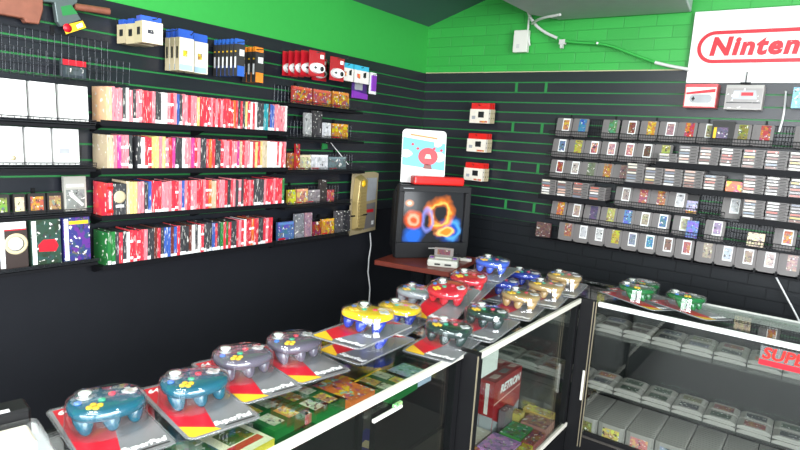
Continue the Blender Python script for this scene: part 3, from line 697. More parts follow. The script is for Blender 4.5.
for r, lst in FACES.items():
    yf = -.045 if r == 1 else -.078
    lean = .06 if r == 1 else .2
    last = None
    for i, (px, nm, col) in enumerate(lst):
        x, _ = SB(px, 118+(6-r)*20, yf-.012); x += CW/2
        if last is not None and x-last < CW+.001 : x = last+CW+.001
        last = x
        face_cart(x, RZ[r], -.050 if (r, px) in ((6, 695), (2, 675)) else yf, lean, srgb(*col), 'grey cartridge with %s label, %s face-out from left, %s row' % (nm, nth(i), RN[r]), 'face-out grey cartridges, %s row' % RN[r])
        if r == 1:
            b = MB(); b.box((x+CW/2-.006, -.066, RZ[1]-.004), (x+CW/2+.006, -.063, RZ[1]+.018)); b.box((x+CW/2-.006, -.066, RZ[1]-.008), (x+CW/2+.006, -.001, RZ[1]-.004))
            tag(b.obj('shelf_clip', m_blackmetal), 'black clip at the lower right corner of the %s cartridge in the lowest row' % nth(i), 'clip', 'black clips under the lowest row')
GN = 'wire racks of face-out cartridges'
for r, segs in ((6, ((1.205, 1.79), (1.80, 2.38), (2.39, 3.2))), (5, ((1.20, 1.97),)), (4, ((1.195, 1.79),)), (3, ((1.70, 2.41), )), (2, ((1.24, 1.86), (1.87, 2.44), (2.45, 3.2)))):
    for i, (a, c) in enumerate(segs):
        t = thing('wire_rack', 'dark wire rack in the %s cartridge row%s' % (RN[r], '' if len(segs) == 1 else (', left section', ', middle section', ', right section')[i]), 'wire rack', (0, -.001, RZ[r]-.0035), 0, GN)
        b = MB(); R = .0016; n = round((c-a)/.016)
        for k in range(n+1):
            x = a+(c-a)*k/n
            b.tube([(x, -.006, .135), (x, -.008, 0), (x, -.104, 0), (x, -.112, .042)], R, 4)
        b.obj('wires', m_wireblack, t)
        f = MB()
        for y, z in ((-.006, .135), (-.007, .07), (-.104, 0), (-.112, .042), (-.108, .02)): f.tube([(a, y, z), (c, y, z)], R*1.5, 5)
        f.obj('rails', m_wireblack, t)
        for k in range(2):
            x = a+(c-a)*(.2+.55*k); MB().box((x-.006, -.005, .12), (x+.006, 0, .165)).obj('hook', m_blackmetal, t)
o = MB().box((1.22, -.072, RZ[1]-.016), (3.2, -.001, RZ[1]-.0085)).obj('shelf', m_shelfblack); tag(o, 'thin black ledge under the lowest row of cartridges', 'shelf')
# odd boxes among the cartridges
def wall_box(name, label, cat, px0, px1, zb, h, y, t, color, mat, side=None, lean=0.0, gap=0):
    x0, _ = SB(px0, 150, y-t); x1, _ = SB(px1, 150, y-t)
    o = MB().box((0, -t, 0), (x1-x0, 0, h), mats=(1, 1, 0, 1, 1, 1)).obj(name, [mat, side or m_tint]); place(o, (x0, y, zb), (-lean, 0, 0))
    tag(o, label, cat, None, color); o['_w'] = x1-x0
    return o
o = wall_box('black_box_game', 'large black cartridge box with an orange panelled label in the top row', 'game box', 708.5, 731, RZ[6], .145, -.079, .025, srgb(24, 22, 24), m_cartdark, m_cartdark, .16)
MB().box((.030, -.0262, .035), (.092, -.025, .105)).obj('label', m_label, o).color = srgb(90, 80, 110)
MB().box((.012, -.0264, .035), (.028, -.0255, .105)).obj('orange_strip', m_yellow, o)
o = wall_box('dark_box_game', 'dark boxed cartridge with a lilac and orange picture in the fourth row', 'game box', 690.5, 706, RZ[3], .125, -.07, .02, srgb(30, 28, 30), m_cartdark, m_cartdark, .16)
MB().box((.006, -.021, .01), (.085, -.02, .085)).obj('picture', m_label, o).color = srgb(165, 160, 200)
MB().box((.006, -.0214, .005), (.085, -.0205, .02)).obj('orange_strip', m_label, o).color = srgb(230, 150, 70)
wall_box('blue_box_game', 'small blue boxed game near the end of the fifth row', 'game box', 697, 709, RZ[2], .112, -.078, .02, srgb(80, 110, 180), m_label, None, .16)
o = wall_box('beige_box_game', 'small beige game leaning beside the empty gap in the fifth row', 'game box', 761, 779, RZ[2], .085, -.075, .02, srgb(205, 180, 150), m_label, None, .16)
o = wall_box('brown_box_game', 'small brown boxed game with yellow edges at the left end of the lowest row', 'game box', 544, 558.5, RZ[1], .108, -.045, .02, srgb(96, 62, 62), m_label, None, .06)
# stacks lying flat, ends to the room
def stack_cart_mesh():
    b = MB(); b.prism([(-CW/2, .002), (-CW/2+.004, 0), (CW/2-.004, 0), (CW/2, .002), (CW/2, .0165), (-CW/2, .0165)], 0, .125, R=Matrix(((1,0,0),(0,-1,0),(0,0,1))) @ Matrix(((1,0,0),(0,0,1),(0,1,0))))
    return b.mesh('stacked_cartridge', [m_cartgrey])
sc_me = stack_cart_mesh()
end_me = MB().box((-CW*.44, -.1262, .0028), (.006, -.125, .0135)).mesh('end_label', m_soft)
slot_me = MB().box((CW*.12, -.1258, .005), (CW*.40, -.125, .0095)).mesh('grip_slot', m_cartdark)
PAL = [(225, 222, 218), (215, 210, 200), (200, 196, 190), (120, 124, 140), (176, 92, 84), (186, 164, 100), (150, 146, 148), (205, 165, 150), (215, 208, 190), (128, 88, 82), (126, 138, 152), (222, 220, 216)]
def stacks(row, label_row, z, yback, cols):
    a = min(c[0] for c in cols); e = max(c[0] for c in cols)
    for k, (x, n, dy) in enumerate(cols):
        for j in range(n):
            o = link('stacked_cartridge', sc_me); place(o, (x+rnd.uniform(-.0015, .0015), yback+dy+rnd.uniform(0, .004), z+j*.0185), (0, 0, rnd.uniform(-.012, .012)))
            col = srgb(*rnd.choice(PAL)); pos = 'topmost' if j == n-1 else 'lowest' if j == 0 else nth(j)+' up'
            tag(o, 'grey cartridge lying %s in the %s stack from left, %s stack shelf' % (pos, nth(k), label_row), 'game cartridge', 'cartridges lying in stacks, %s stacked shelf' % label_row, (.2, .2, .2))
            l = link('end_label', end_me, o); l.color = tuple(col[:3])+(1,)
            link('grip_slot', slot_me, o)
def black_tray(label, x0, x1, z, y0=-.165):
    t = thing('stack_shelf', label, 'shelf', (0, -.001, z), 0, 'black shelves under the stacked cartridges')
    MB().box((x0, y0, -.010), (x1, 0, -.001)).obj('board', m_shelfblack, t)
    MB().box((x0, y0-.004, -.036), (x1, y0, -.001)).obj('front_panel', m_shelfblack, t)
YB = -.03
def colx(pxs, py, n): return [(SB(p, py, YB-.125)[0]+CW/2, k, 0) for p, k in zip(pxs, n)]
ZS = {5: 1.600, 4: 1.447, 3: 1.300}
black_tray('black shelf under the right half of the second cartridge row', 1.98, 3.2, ZS[5])
stacks(5, 'upper', ZS[5], YB, [(2.045, 3, 0)]+[(2.165+k*.119, 6, 0) for k in range(8)])
black_tray('black shelf under the right half of the third cartridge row', 1.795, 3.2, ZS[4])
stacks(4, 'middle right', ZS[4], YB, [(1.855, 7, 0), (1.974, 6, 0), (2.093, 6, 0), (2.212, 6, 0), (2.331, 5, 0)]+[(2.545+k*.119, 6, 0) for k in range(5)])
o = MB().box((0, -.10, 0), (.125, 0, .062), mats=(1, 1, 0, 1, 1, 1)).obj('orange_box_game', [m_art, m_tint]); place(o, (2.397, YB-.01, ZS[4])); tag(o, 'orange boxed game lying in the gap between cartridge stacks', 'game box', None, srgb(215, 100, 55))
black_tray('black shelf under the cartridge stacks at the left of the fourth row', 1.195, 1.69, ZS[3])
stacks(3, 'middle left', ZS[3], YB, [(1.262, 6, 0), (1.381, 6, 0), (1.500, 6, 0), (1.619, 5, 0)])
black_tray('black shelf under the cartridge stacks at the right of the fourth row', 2.50, 3.2, ZS[3])
stacks(3, 'lower right', ZS[3], YB, [(2.565+k*.119, 6, 0) for k in range(5)])

# ------------------------------------------------------------------ back wall: sign, boxed pads, small boxes, conduit
RB = Matrix(((1,0,0),(0,0,-1),(0,1,0)))
o = thing('sign', 'large white sign with red lettering inside a red rounded outline', 'sign', (2.066, -.006, 2.11), -.0)
sx0, sx1, sz0, sz1 = 0, .91, .006, .452
MB().box((sx0, -.012, sz0), (sx1, 0, sz1)).obj('board', m_white, o, .002)
def stadium(cx, cz, w, h, n=16):
    r = h/2; pts = []
    for k in range(n+1): a = PI/2+PI*k/n; pts.append((cx-w/2+r+r*math.cos(a), cz+r*math.sin(a)))
    for k in range(n+1): a = -PI/2+PI*k/n; pts.append((cx+w/2-r+r*math.cos(a), cz+r*math.sin(a)))
    return pts
po, pi_ = stadium(.455, .228, .83, .200), stadium(.455, .228, .784, .154)
n = len(po); ring = MB()
ring.add([(x, -.0128, z) for x, z in po]+[(x, -.0128, z) for x, z in pi_], [(i, (i+1) % n, n+(i+1) % n, n+i) for i in range(n)])
ring.obj('outline', m_red, o)
lettering('Nintendo', .150, m_red, o, (.44, -.0132, .226), (PI/2, 0, 0), shear=.16, bold=.0072, space=1.14)
# boxed pads under the sign
def pad_box(label, px0, px1, py0, py1, col, dark):
    x0, z1 = SB(px0, py0, -.12); x1, z0 = SB(px1, py1, -.12); w_, h_ = x1-x0, z1-z0
    o = thing('boxed_pad', label, 'boxed controller', (x0, -.002, z0), 0, 'boxed pads under the sign')
    for k in range(3): MB().box((.006*k*0, -.12+k*.04, 0), (w_, -.085+k*.04, h_)).obj('carton', m_tint, o).color = col
    f = -.1208
    MB().box((.006, f, .008), (w_-.006, f+.0008, h_-.02)).obj('front_print', m_soft, o).color = srgb(214, 208, 204) if not dark else srgb(132, 126, 124)
    MB().box((.0, f-.0002, h_-.018), (w_, f+.0008, h_)).obj('header', m_tint, o).color = srgb(205, 50, 60) if not dark else srgb(150, 146, 140)
    if not dark:
        MB().prism(stadium(w_*.52, h_*.38, w_*.7, h_*.36), 0, .0012, R=Matrix.Translation((0, f, 0)).to_3x3() @ RB).obj('pad_print', m_greyink, o).location = (0, f, 0)
        MB().box((w_*.24, f-.002, h_*.34), (w_*.34, f-.0012, h_*.42)).box((w_*.27, f-.002, h_*.29), (w_*.31, f-.0012, h_*.47)).obj('cross_print', m_inkblack, o)
        MB().prism([(.01, h_*.55), (w_-.01, h_*.66), (w_-.01, h_*.80), (.01, h_*.64)], 0, .001, R=RB).obj('red_swoosh', m_red, o).location = (0, f, 0)
    else:
        MB().prism([(w_*.18, h_*.42), (w_*.85, h_*.42), (w_*.80, h_*.78), (w_*.22, h_*.78)], 0, .0012, R=RB).obj('window_print', m_greyink, o).location = (0, f, 0)
        MB().box((w_*.42, f-.002, h_*.56), (w_*.74, f-.0012, h_*.70)).obj('red_lettering_strip', m_red, o)
        MB().box((w_*.22, f-.002, h_*.5), (w_*.36, f-.0012, h_*.74)).obj('white_block_print', m_inkwhite, o)  # plain white rectangle on the box front
        MB().box((w_*.05, f-.002, h_*.26), (w_*.95, f-.0012, h_*.30)).obj('dark_line', m_inkblack, o)
    return o
pad_box('white and red boxed pad hanging under the left corner of the sign', 686, 715, 84, 108, srgb(196, 48, 54), False)
pad_box('grey boxed console hanging from a black hook under the sign', 727, 761, 85, 110, srgb(150, 142, 138), True)
xh, zh = SB(746, 82, -.02)
o = thing('sign_hook', 'black hook in front of the sign above the grey box', 'hook', (xh, -.02, zh-.015))
MB().box((-.028, -.014, 0), (.028, -.001, .012)).obj('bar', m_blackmetal, o); MB().tube([(0, -.008, .01), (0, -.008, .075)], .003, 6).obj('stem', m_blackmetal, o)
x0, z1 = SB(794, 87, -.1); _, z0 = SB(794, 108, -.1)
o = MB().box((0, -.09, 0), (.15, 0, z1-z0), mats=(1, 1, 0, 1, 1, 1)).obj('small_boxed_item', [m_art, m_tint]); place(o, (x0, -.004, z0)); tag(o, 'blue and orange boxed item at the right edge under the sign', 'box', None, srgb(110, 180, 200))
# small red and white carded game boxes in three hanging stacks
for i, (px0, px1, py0, py1) in enumerate(((470, 487, 102, 124), (467, 484, 132, 153), (464, 481, 161, 182))):
    nm = ('top', 'middle', 'lowest')[i]
    for k in range(3):
        y = -.03-k*.042
        x0, z1 = SB(px0+(2-k)*2.2+1, py0+1, y-.03); x1, z0 = SB(px1+(2-k)*2.2+1, py1-.5, y-.03); w_, h_ = x1-x0, z1-z0
        o = thing('small_pack', 'red and cream pocket pack, %s on the %s of three pegs by the poster' % (('innermost', 'middle one', 'outermost')[k], nm), 'hanging pack', (x0, y, z0), 0, 'red and cream packs by the poster')
        MB().box((0, -.032, 0), (w_, 0, h_*.70)).obj('carton', m_goldpale if k < 2 else m_soft, o).color = srgb(232, 222, 208)
        MB().box((0.006, -.026, h_*.70), (w_, -.012, h_)).obj('header', m_redplastic, o)
        if k == 2:
            MB().box((w_*.45, -.0332, h_*.28), (w_*.75, -.032, h_*.58)).obj('screen_print', m_inkblack, o)
            MB().box((w_*.12, -.0332, h_*.2), (w_*.3, -.032, h_*.36)).obj('dark_print', m_greyink, o)
            MB().box((w_*.55, -.0332, .004), (w_*.95, -.032, h_*.12)).obj('orange_print', m_label, o).color = srgb(215, 90, 50)
        for q in range(2): MB().lathe([(.005, 0), (.005, .001)], (w_+.0002, -.016, h_*(.25+.25*q)), 8, 0, 'x').obj('side_dot', m_inkblack, o)
    x_, z_ = x0+w_/2, z0+h_*.88
    b = MB(); b.tube([(x_, -.001, z_), (x_, -.155, z_), (x_, -.165, z_+.012)], .0022, 6); tag(b.obj('peg_hook', m_wire), 'thin peg hook through the %s stack of red and cream packs' % nm, 'peg hook', 'peg hooks by the poster')
# junction box and conduits
x0, z1 = SB(514.5, 30.5, -.04); x1, z0 = SB(526.5, 52, -.04)
o = thing('junction_box', 'white electrical box with a vertical conduit on the green brick', 'junction box', (0, -.001, 0))
MB().box((x0, -.045, z0), (x1, 0, z1)).obj('box', m_ivory, o, .003)
MB().box((x0+.03, -.0465, z0+.03), (x0+.055, -.045, z0+.06)).obj('switch', m_card, o)
pts = [(x1+.012, -.02, z0+.05)]
for px, py in ((528, 30), (529.5, 14), (530, 4)): x, z = SB(px, py, -.02); pts.append((x, -.02, z))
MB().tube(pts, .008, 8).obj('vertical_conduit', m_pipe, o)
o = thing('conduit', 'white conduit curving down and across the green brick to the sign', 'pipe', (0, -.050, 0))
def bpts(lst, y=0): return [(SB(px, py, -.022+y)[0], y, SB(px, py, -.022+y)[1]) for px, py in lst]
def smooth(p, it=2):
    p = [Vector(q) for q in p]
    for _ in range(it):
        r_ = [p[0]]
        for a, c in zip(p, p[1:]): r_ += [a*.75+c*.25, a*.25+c*.75]
        p = r_+[p[-1]]
    return p
MB().tube(smooth(bpts([(529, 10), (531, 17), (537, 26), (546, 33), (559, 39)])), .011, 10).obj('white_bend', m_pipe, o)
MB().tube(smooth(bpts([(559, 39), (565, 41.5), (580, 43.5), (600, 44), (614, 47), (634, 55), (656, 63)])), .010, 10).obj('green_run', m_green, o)
MB().tube(smooth(bpts([(656, 63), (670, 66.5), (690, 70)])), .011, 10).obj('white_end', m_pipe, o)
MB().tube(smooth([(.96, .0, 2.55), (1.0, -.06, 2.545), (1.12, -.20, 2.54), (1.28, -.26, 2.54)]), .010, 8).obj('flexible_branch', m_pipe, o)
x, z = SB(564, 42, -.022); MB().box((x-.022, -.014, z-.022), (x+.022, .02, z+.012)).obj('clamp', m_card, o); MB().box((x-.012, -.012, z-.05), (x+.008, .015, z-.02)).obj('clamp_foot', m_card, o)
x, z = SB(599, 44, -.03); MB().lathe([(.008, -.012), (.008, .0)], (x, -.012, z), 10, 0, 'y').obj('white_screw', m_inkwhite, o)
# duct box hanging at the ceiling
o = thing('duct_box', 'grey box duct hanging under the ceiling against the green brick', 'duct', (0, 0, 0))
db = MB(); db.prism([(1.16, -.03), (2.04, -.004), (2.07, -.30), (2.07, -1.6), (1.035, -1.6), (1.035, -.25)], 2.567, 2.93); db.obj('duct_body', m_duct, o, .006)
MB().box((2.071, -1.3, 2.60), (2.076, -.32, 2.90)).obj('end_plate', m_card, o)
# white cables on the right
b = MB(); pts = [(SB(px, py, -.02)[0], -.02, SB(px, py, -.02)[1]) for px, py in ((786, 91), (785, 105), (783, 118), (779, 132))]
tag(b.tube(smooth(pts), .007, 6).obj('white_cable', m_cable), 'short white cable hanging from the sign to the top cartridge rack', 'cable', None)
b = MB(); pts = [(SB(px, py, -.02)[0], -.02, SB(px, py, -.02)[1]) for px, py in ((775, 275), (786, 296), (799, 320), (812, 350))]
tag(b.tube(smooth(pts), .006, 6).obj('white_cable', m_cable), 'white cable running down the black brick under the lowest cartridges', 'cable', None)

# ------------------------------------------------------------------ corner table, television, console, poster
TZ = .78
tv_dir = Vector((.616, .788)); tv_n = Vector((.788, -.616))
o = thing('corner_table', 'red brown corner table on a dark post under the television', 'table', (.988, -.984, 0), math.atan2(.182, .983))
MB().box((-.585, 0, TZ-.035), (-.02, .62, TZ)).obj('tabletop', m_table, o, .004)
MB().tube([(-.30, .33, .02), (-.30, .33, TZ-.036)], .035, 14).obj('post', m_blackmetal, o)
MB().lathe([(.22, 0), (.22, .012), (.05, .03)], (-.30, .33, 0), 20).obj('base', m_blackmetal, o)
MB().box((-.50, .12, TZ-.06), (-.10, .54, TZ-.0352)).obj('bracket', m_blackmetal, o)
TVW, TVH = .57, .535
TVX, TVY, TVA = .472, -.925, math.radians(56)
tv_dir = Vector((math.cos(TVA), math.sin(TVA))); tv_n = Vector((math.sin(TVA), -math.cos(TVA)))
o = thing('television', 'dark grey tube television showing orange and blue artwork in the corner', 'television', (TVX, TVY, TZ), TVA)
b = MB(); z0 = .0
bw = .042
for lo, hi in (((0, 0, .0), (TVW, .06, .115)), ((0, 0, TVH-.045), (TVW, .06, TVH)), ((0, 0, .115), (bw, .06, TVH-.045)), ((TVW-bw, 0, .115), (TVW, .06, TVH-.045))): b.box(lo, hi)
b.obj('bezel', m_tv, o, .006)
b = MB(); b.add([(.004, .061, .004), (TVW-.004, .061, .004), (TVW-.004, .061, TVH-.004), (.004, .061, TVH-.004), (.09, .40, .03), (TVW-.09, .40, .03), (TVW-.09, .40, TVH-.10), (.09, .40, TVH-.10)],
                [(0,1,2,3),(7,6,5,4),(0,4,5,1),(1,5,6,2),(2,6,7,3),(3,7,4,0)])
b.obj('rear_shell', m_tv, o, .004)
# picture: abstract flames on a dark ground, given off by the screen
m, nt, oo = _new('lit screen'); L = nt.links.new
tc = N(nt, 'ShaderNodeTexCoord'); sp = N(nt, 'ShaderNodeSeparateXYZ'); L(tc.outputs['Object'], sp.inputs[0])
wv = N(nt, 'ShaderNodeTexNoise'); wv.inputs['Scale'].default_value = 9; wv.inputs['Detail'].default_value = 2; L(tc.outputs['Object'], wv.inputs['Vector'])
def mth(op, a, b_=None, c=None):
    q = N(nt, 'ShaderNodeMath', operation=op)
    for i, v in enumerate((a, b_, c)):
        if v is None: continue
        if isinstance(v, (int, float)): q.inputs[i].default_value = v
        else: L(v, q.inputs[i])
    return q.outputs[0]
def blob(cx, cz, rx, rz, wob=.5):
    dx = mth('MULTIPLY', mth('SUBTRACT', sp.outputs[0], cx), 1/rx); dz = mth('MULTIPLY', mth('SUBTRACT', sp.outputs[2], cz), 1/rz)
    d = mth('SQRT', mth('ADD', mth('MULTIPLY', dx, dx), mth('MULTIPLY', dz, dz)))
    return mth('ADD', d, mth('MULTIPLY', mth('SUBTRACT', wv.outputs['Fac'], .5), wob))
def ring(d, r, w_): return mth('MAXIMUM', mth('SUBTRACT', 1, mth('MULTIPLY', mth('ABSOLUTE', mth('SUBTRACT', d, r)), 1/w_)), 0)
def fill(d, soft=.5):
    return mth('MINIMUM', mth('MAXIMUM', mth('MULTIPLY', mth('SUBTRACT', 1, d), 1/soft), 0), 1)
layers = [((.01, .10, .55, 1), fill(blob(.44, .20, .13, .13, 1.2), .6), 1.0), ((.02, .16, .75, 1), fill(blob(.14, .16, .09, .10, 1.2), .6), .9), ((.10, .45, .95, 1), ring(blob(.45, .20, .10, .10, 1.0), .7, .3), .9),
          ((.75, .10, .02, 1), fill(blob(.13, .28, .085, .075, .8), .3), 1.0), ((1.0, .55, .35, 1), ring(blob(.13, .28, .07, .06, .8), .6, .25), .9),
          ((.95, .22, .02, 1), ring(blob(.34, .33, .12, .12, 1.1), .75, .35), 1.0), ((1.0, .62, .12, 1), ring(blob(.34, .33, .115, .115, 1.1), .72, .14), 1.0),
          ((.95, .28, .03, 1), fill(blob(.39, .19, .09, .05, 1.3), .4), 1.0), ((1.0, .7, .2, 1), ring(blob(.39, .19, .085, .05, 1.2), .7, .2), 1.0), ((.95, .35, .15, 1), fill(blob(.095, .40, .038, .03, .3), .6), 1.0), ((1, .85, .7, 1), fill(blob(.095, .40, .02, .015, .2), .6), 1.0),
          ((.25, .30, .85, 1), ring(blob(.24, .28, .05, .09, .8), .8, .3), .8)]
cur = (.020, .022, .026, 1)
for col, f, k in layers:
    x = N(nt, 'ShaderNodeMix', data_type='RGBA'); L(mth('MULTIPLY', f, k), x.inputs[0])
    if isinstance(cur, tuple): x.inputs[6].default_value = cur
    else: L(cur, x.inputs[6])
    x.inputs[7].default_value = col; cur = x.outputs[2]
b = princ(nt, oo, .2, 0, .2); b.inputs['Base Color'].default_value = (.01, .01, .01, 1); L(cur, b.inputs['Emission Color']); b.inputs['Emission Strength'].default_value = 1.15
m_screen = m
SW, SH0, SH1 = bw, .115, TVH-.045
b = MB(); nx, nz = 10, 8; vs = []; fs = []
for j in range(nz+1):
    for i in range(nx+1):
        u, v = i/nx, j/nz; vs.append((SW+(TVW-2*SW)*u, .016+.016*((2*u-1)**2+(2*v-1)**2), SH0+(SH1-SH0)*v))
for j in range(nz):
    for i in range(nx): fs.append((j*(nx+1)+i, j*(nx+1)+i+1, (j+1)*(nx+1)+i+1, (j+1)*(nx+1)+i))
b.add(vs, fs, 0, True); b.obj('screen', m_screen, o)
MB().box((TVW*.5-.03, -.001, .07), (TVW*.5+.03, 0, .078)).obj('badge', m_card, o)
for q in range(4): MB().lathe([(.006, -.003), (.006, 0)], (TVW-.06-q*.022, 0, .03), 8, 0, 'y').obj('button', m_wire, o)
MB().box((.03, -.0008, TVH-.028), (.11, 0, TVH-.022)).obj('badge', m_greyink, o)
def tvp(u, v, z): p = Vector((TVX, TVY))+tv_dir*u-tv_n*v; return (p.x, p.y, TZ+z)
o = thing('red_case', 'bright red rounded case lying on top of the television', 'case', tvp(.115, .02, TVH+.001), TVA)
MB().box((0, 0, 0), (.40, .085, .062)).obj('shell', m_redplastic, o, .014, 3)
MB().box((.0, -.0012, .036), (.40, -.0, .040)).obj('seam', m_red, o)
# poster board: blue sky, cream banner, white ground and cloud shapes only
o = thing('poster_board', 'white standing display board with sky blue panel behind the red case', 'display board', tvp(.075, .205, TVH+.0005), TVA)
o.rotation_euler = (-.10, 0, TVA-.17)
PW, PH = .335, .395
RP = RB
def rrect(w_, h_, r, n=5, x=0, z=0):
    p = []
    for cx, cz, a0 in ((w_-r, h_-r, 0), (r, h_-r, 90), (0, 0, None), (w_, 0, None)):
        if a0 is None: p.append((x+cx, z+cz)); continue
        for k in range(n+1): a = math.radians(a0+90*k/n); p.append((x+cx+r*math.cos(a), z+cz+r*math.sin(a)))
    return p
MB().prism(rrect(PW, PH, .03), 0, .012, R=RP).obj('board', m_white, o)
def pp(poly, mat, name, d=.0126, e=.0006): return MB().prism(poly, d, d+e, R=RP).obj(name, mat, o)
m_sky = flat('sky blue ink', srgb(96, 180, 215), .4); m_cream = flat('cream ink', srgb(238, 226, 200), .4); m_orangeink = flat('orange ink', srgb(225, 130, 70), .4)
m_navy = flat('navy ink', srgb(50, 50, 120), .4); m_brownink = flat('brown ink', srgb(120, 50, 40), .4)
pp([(.006, .13), (PW-.006, .10), (PW-.006, .30), (.006, .335)], m_sky, 'sky_panel')
pp([(.03, .345), (PW-.04, .32), (PW-.04, .345), (.03, .372)], m_cream, 'banner')
pp([(.06, .350), (PW-.07, .33), (PW-.07, .342), (.06, .362)], m_orangeink, 'banner_strip', .0134)
for cx, cz, r in ((.035, .215, .04), (.285, .20, .05), (.27, .295, .03)):
    pp([(min(max(cx+r*math.cos(a)*(1+.18*math.cos(3*a)), .006), PW-.006), cz+r*.75*math.sin(a)) for a in [2*PI*k/18 for k in range(18)]], m_cream, 'cloud_print', .0134)
pp([(.20+.075*math.cos(a), .20+.065*math.sin(a)) for a in [2*PI*k/20 for k in range(20)]], m_red, 'red_balloon_print', .0142)
pp([(.165, .11), (.235, .105), (.225, .14), (.175, .145)], m_brownink, 'basket_print', .0142)
pp([(.175, .185), (.225, .185), (.215, .215), (.185, .215)], m_cream, 'balloon_patch', .0150)
for cx, cz in ((.08, .285), (.12, .255), (.245, .26), (.30, .25)): pp([(cx-.014, cz), (cx, cz+.012), (cx+.014, cz), (cx, cz-.012)], m_red, 'kite_print', .0134)
# console
cx, cy = ST(443, 265, TZ)
o = thing('game_console', 'pale grey game console with a cartridge on the corner table before the television', 'game console', (cx, cy, TZ), math.radians(28))
MB().prism(stadium(0, 0, .23, .16, 6), 0, .022).obj('lower_shell', m_snes, o).location = (0, .0, 0)
MB().box((-.105, -.085, .0), (.105, .085, .05)).obj('body', m_ivory, o, .012, 3)
MB().box((-.06, -.03, .0503), (.06, .07, .058)).obj('lid', m_ivory, o, .003)
MB().box((-.055, -.0865, .014), (-.015, -.0855, .026)).box((.015, -.0865, .014), (.06, -.0855, .026)).obj('controller_port', m_cartdark, o)
for x in (-.08, .08): MB().box((x-.012, -.02, .0503), (x+.012, .01, .056)).obj('button', m_purple, o)
t = thing('console_cartridge', 'grey cartridge standing in the game console with red and dark label', 'game cartridge', (cx-.012, cy+.02, TZ+.0585), math.radians(28))
MB().box((-.068, -.01, 0), (.068, .01, .06)).obj('shell', m_snes, t, .004); MB().box((-.045, -.0108, .012), (.045, -.0102, .05)).obj('label', m_label, t).color = srgb(120, 60, 70)
gx, gy = ST(465, 261, TZ)
o = thing('game_controller', 'small pale game controller beside the console on the corner table', 'game controller', (gx, gy, TZ), .3)
MB().prism(stadium(0, 0, .10, .05, 8), 0, .022).obj('body', m_ivory, o, .004)
MB().box((-.035, -.005, .0222), (-.015, .005, .025)).box((-.03, -.010, .0222), (-.02, .010, .025)).obj('direction_pad', m_cartdark, o)
for x in (.018, .034): MB().lathe([(.005, .022), (.005, .026)], (x, 0, 0), 10).obj('button', m_purple, o)

# ------------------------------------------------------------------ showcases
CZ = .896; PL = .165
def showcase(label, x0, x1, y0, y1, front, group='glass showcases', shelves=(), PL=PL):
    """front: '+x' or '-y'"""
    t = thing('showcase', label, 'showcase', ((x0+x1)/2, (y0+y1)/2, 0), 0, group)
    ox, oy = (x0+x1)/2, (y0+y1)/2
    X0, X1, Y0_, Y1_ = x0-ox, x1-ox, y0-oy, y1-oy
    MB().box((X0, Y0_, 0), (X1, Y1_, PL)).obj('plinth', m_blackmetal, t)
    MB().box((X0+.008, Y0_+.008, PL+.0002), (X1-.008, Y1_-.008, PL+.02)).obj('deck', m_deck, t)
    MB().box((X0+.004, Y0_+.004, CZ-.006), (X1-.004, Y1_-.004, CZ)).obj('glass_top', m_glass, t)
    r = .022
    def rail(a, c, name, mat): MB().box(a, c).obj(name, mat, t, .002)
    for z0_, z1_, nm in ((CZ-.022, CZ-.0065, 'top_rail'), (PL+.02, PL+.042, 'bottom_rail')):
        if front == '+x':
            rail((X1-.010, Y0_, z0_), (X1+.006, Y1_, CZ+.002 if nm == 'top_rail' else z1_), nm, m_rail)
            rail((X0-.004, Y0_, z0_), (X0+.012, Y1_, z1_), nm, m_blackmetal)
        else:
            rail((2.064-ox, Y0_-.006, z0_), (X1, Y0_+.010, CZ+.002 if nm == 'top_rail' else z1_), nm, m_white if nm == 'top_rail' else m_blackmetal)
            rail((2.33-ox if nm == 'top_rail' else X0, Y1_-.012, z0_-.025), (X1, Y1_+.004, CZ+.004 if nm == 'top_rail' else z1_), nm, m_card if nm == 'top_rail' else m_blackmetal)
            if nm == 'top_rail': rail((X0, Y1_-.012, z0_), (2.329-ox, Y1_, CZ-.0065), 'rear_rail', m_blackmetal)
    if front == '+x':
        MB().box((X1-.006, Y0_+.02, PL+.03), (X1-.001, Y1_-.02, CZ-.02)).obj('front_glass', m_glass, t)
        MB().box((X0, Y0_+.02, PL+.03), (X0+.008, Y1_-.02, CZ-.03)).obj('rear_panel', m_blackmetal, t)
        posts = [(X1-.03, Y0_), (X1-.03, Y1_-.035), (X0, Y0_), (X0, Y1_-.03)]
    else:
        MB().box((X0+.02, Y0_+.001, PL+.03), (X1-.02, Y0_+.006, CZ-.02)).obj('front_glass', m_glass, t)
        MB().box((X0+.02, Y1_-.008, PL+.03), (X1-.02, Y1_, CZ-.03)).obj('rear_panel', m_blackmetal, t)
        posts = [(X0, Y0_), (X1-.03, Y0_), (X0, Y1_-.03), (X1-.03, Y1_-.03)]
    for px, py in posts:
        b = MB(); b.box((px, py, PL+.0205), (px+.03, py+.03, CZ-.031)); b.obj('corner_post', m_blackmetal, t)
    for z, d0, d1 in shelves:
        b = MB()
        if front == '+x': b.box((X0+.03, Y0_+.03, z-.006), (X1-d1, Y1_-.03, z))
        else: b.box((X0+.03, Y0_+d0, z-.006), (X1-.03, Y1_-.03, z))
        b.obj('glass_shelf', m_glass, t)
    return t
showcase('long glass showcase nearest the camera with a cream top rail', 1.46, 1.925, -4.45, -2.475, '+x', shelves=((.832, 0, .05),))
showcase('middle glass showcase holding the red boxes', 1.50, 1.975, -2.440, -1.375, '+x', PL=.187)
showcase('right glass showcase full of grey cartridges with a white top rail', 1.44, 3.45, -1.362, -.93, '-y', shelves=((.722, .03, .03), (.428, .03, .03)))
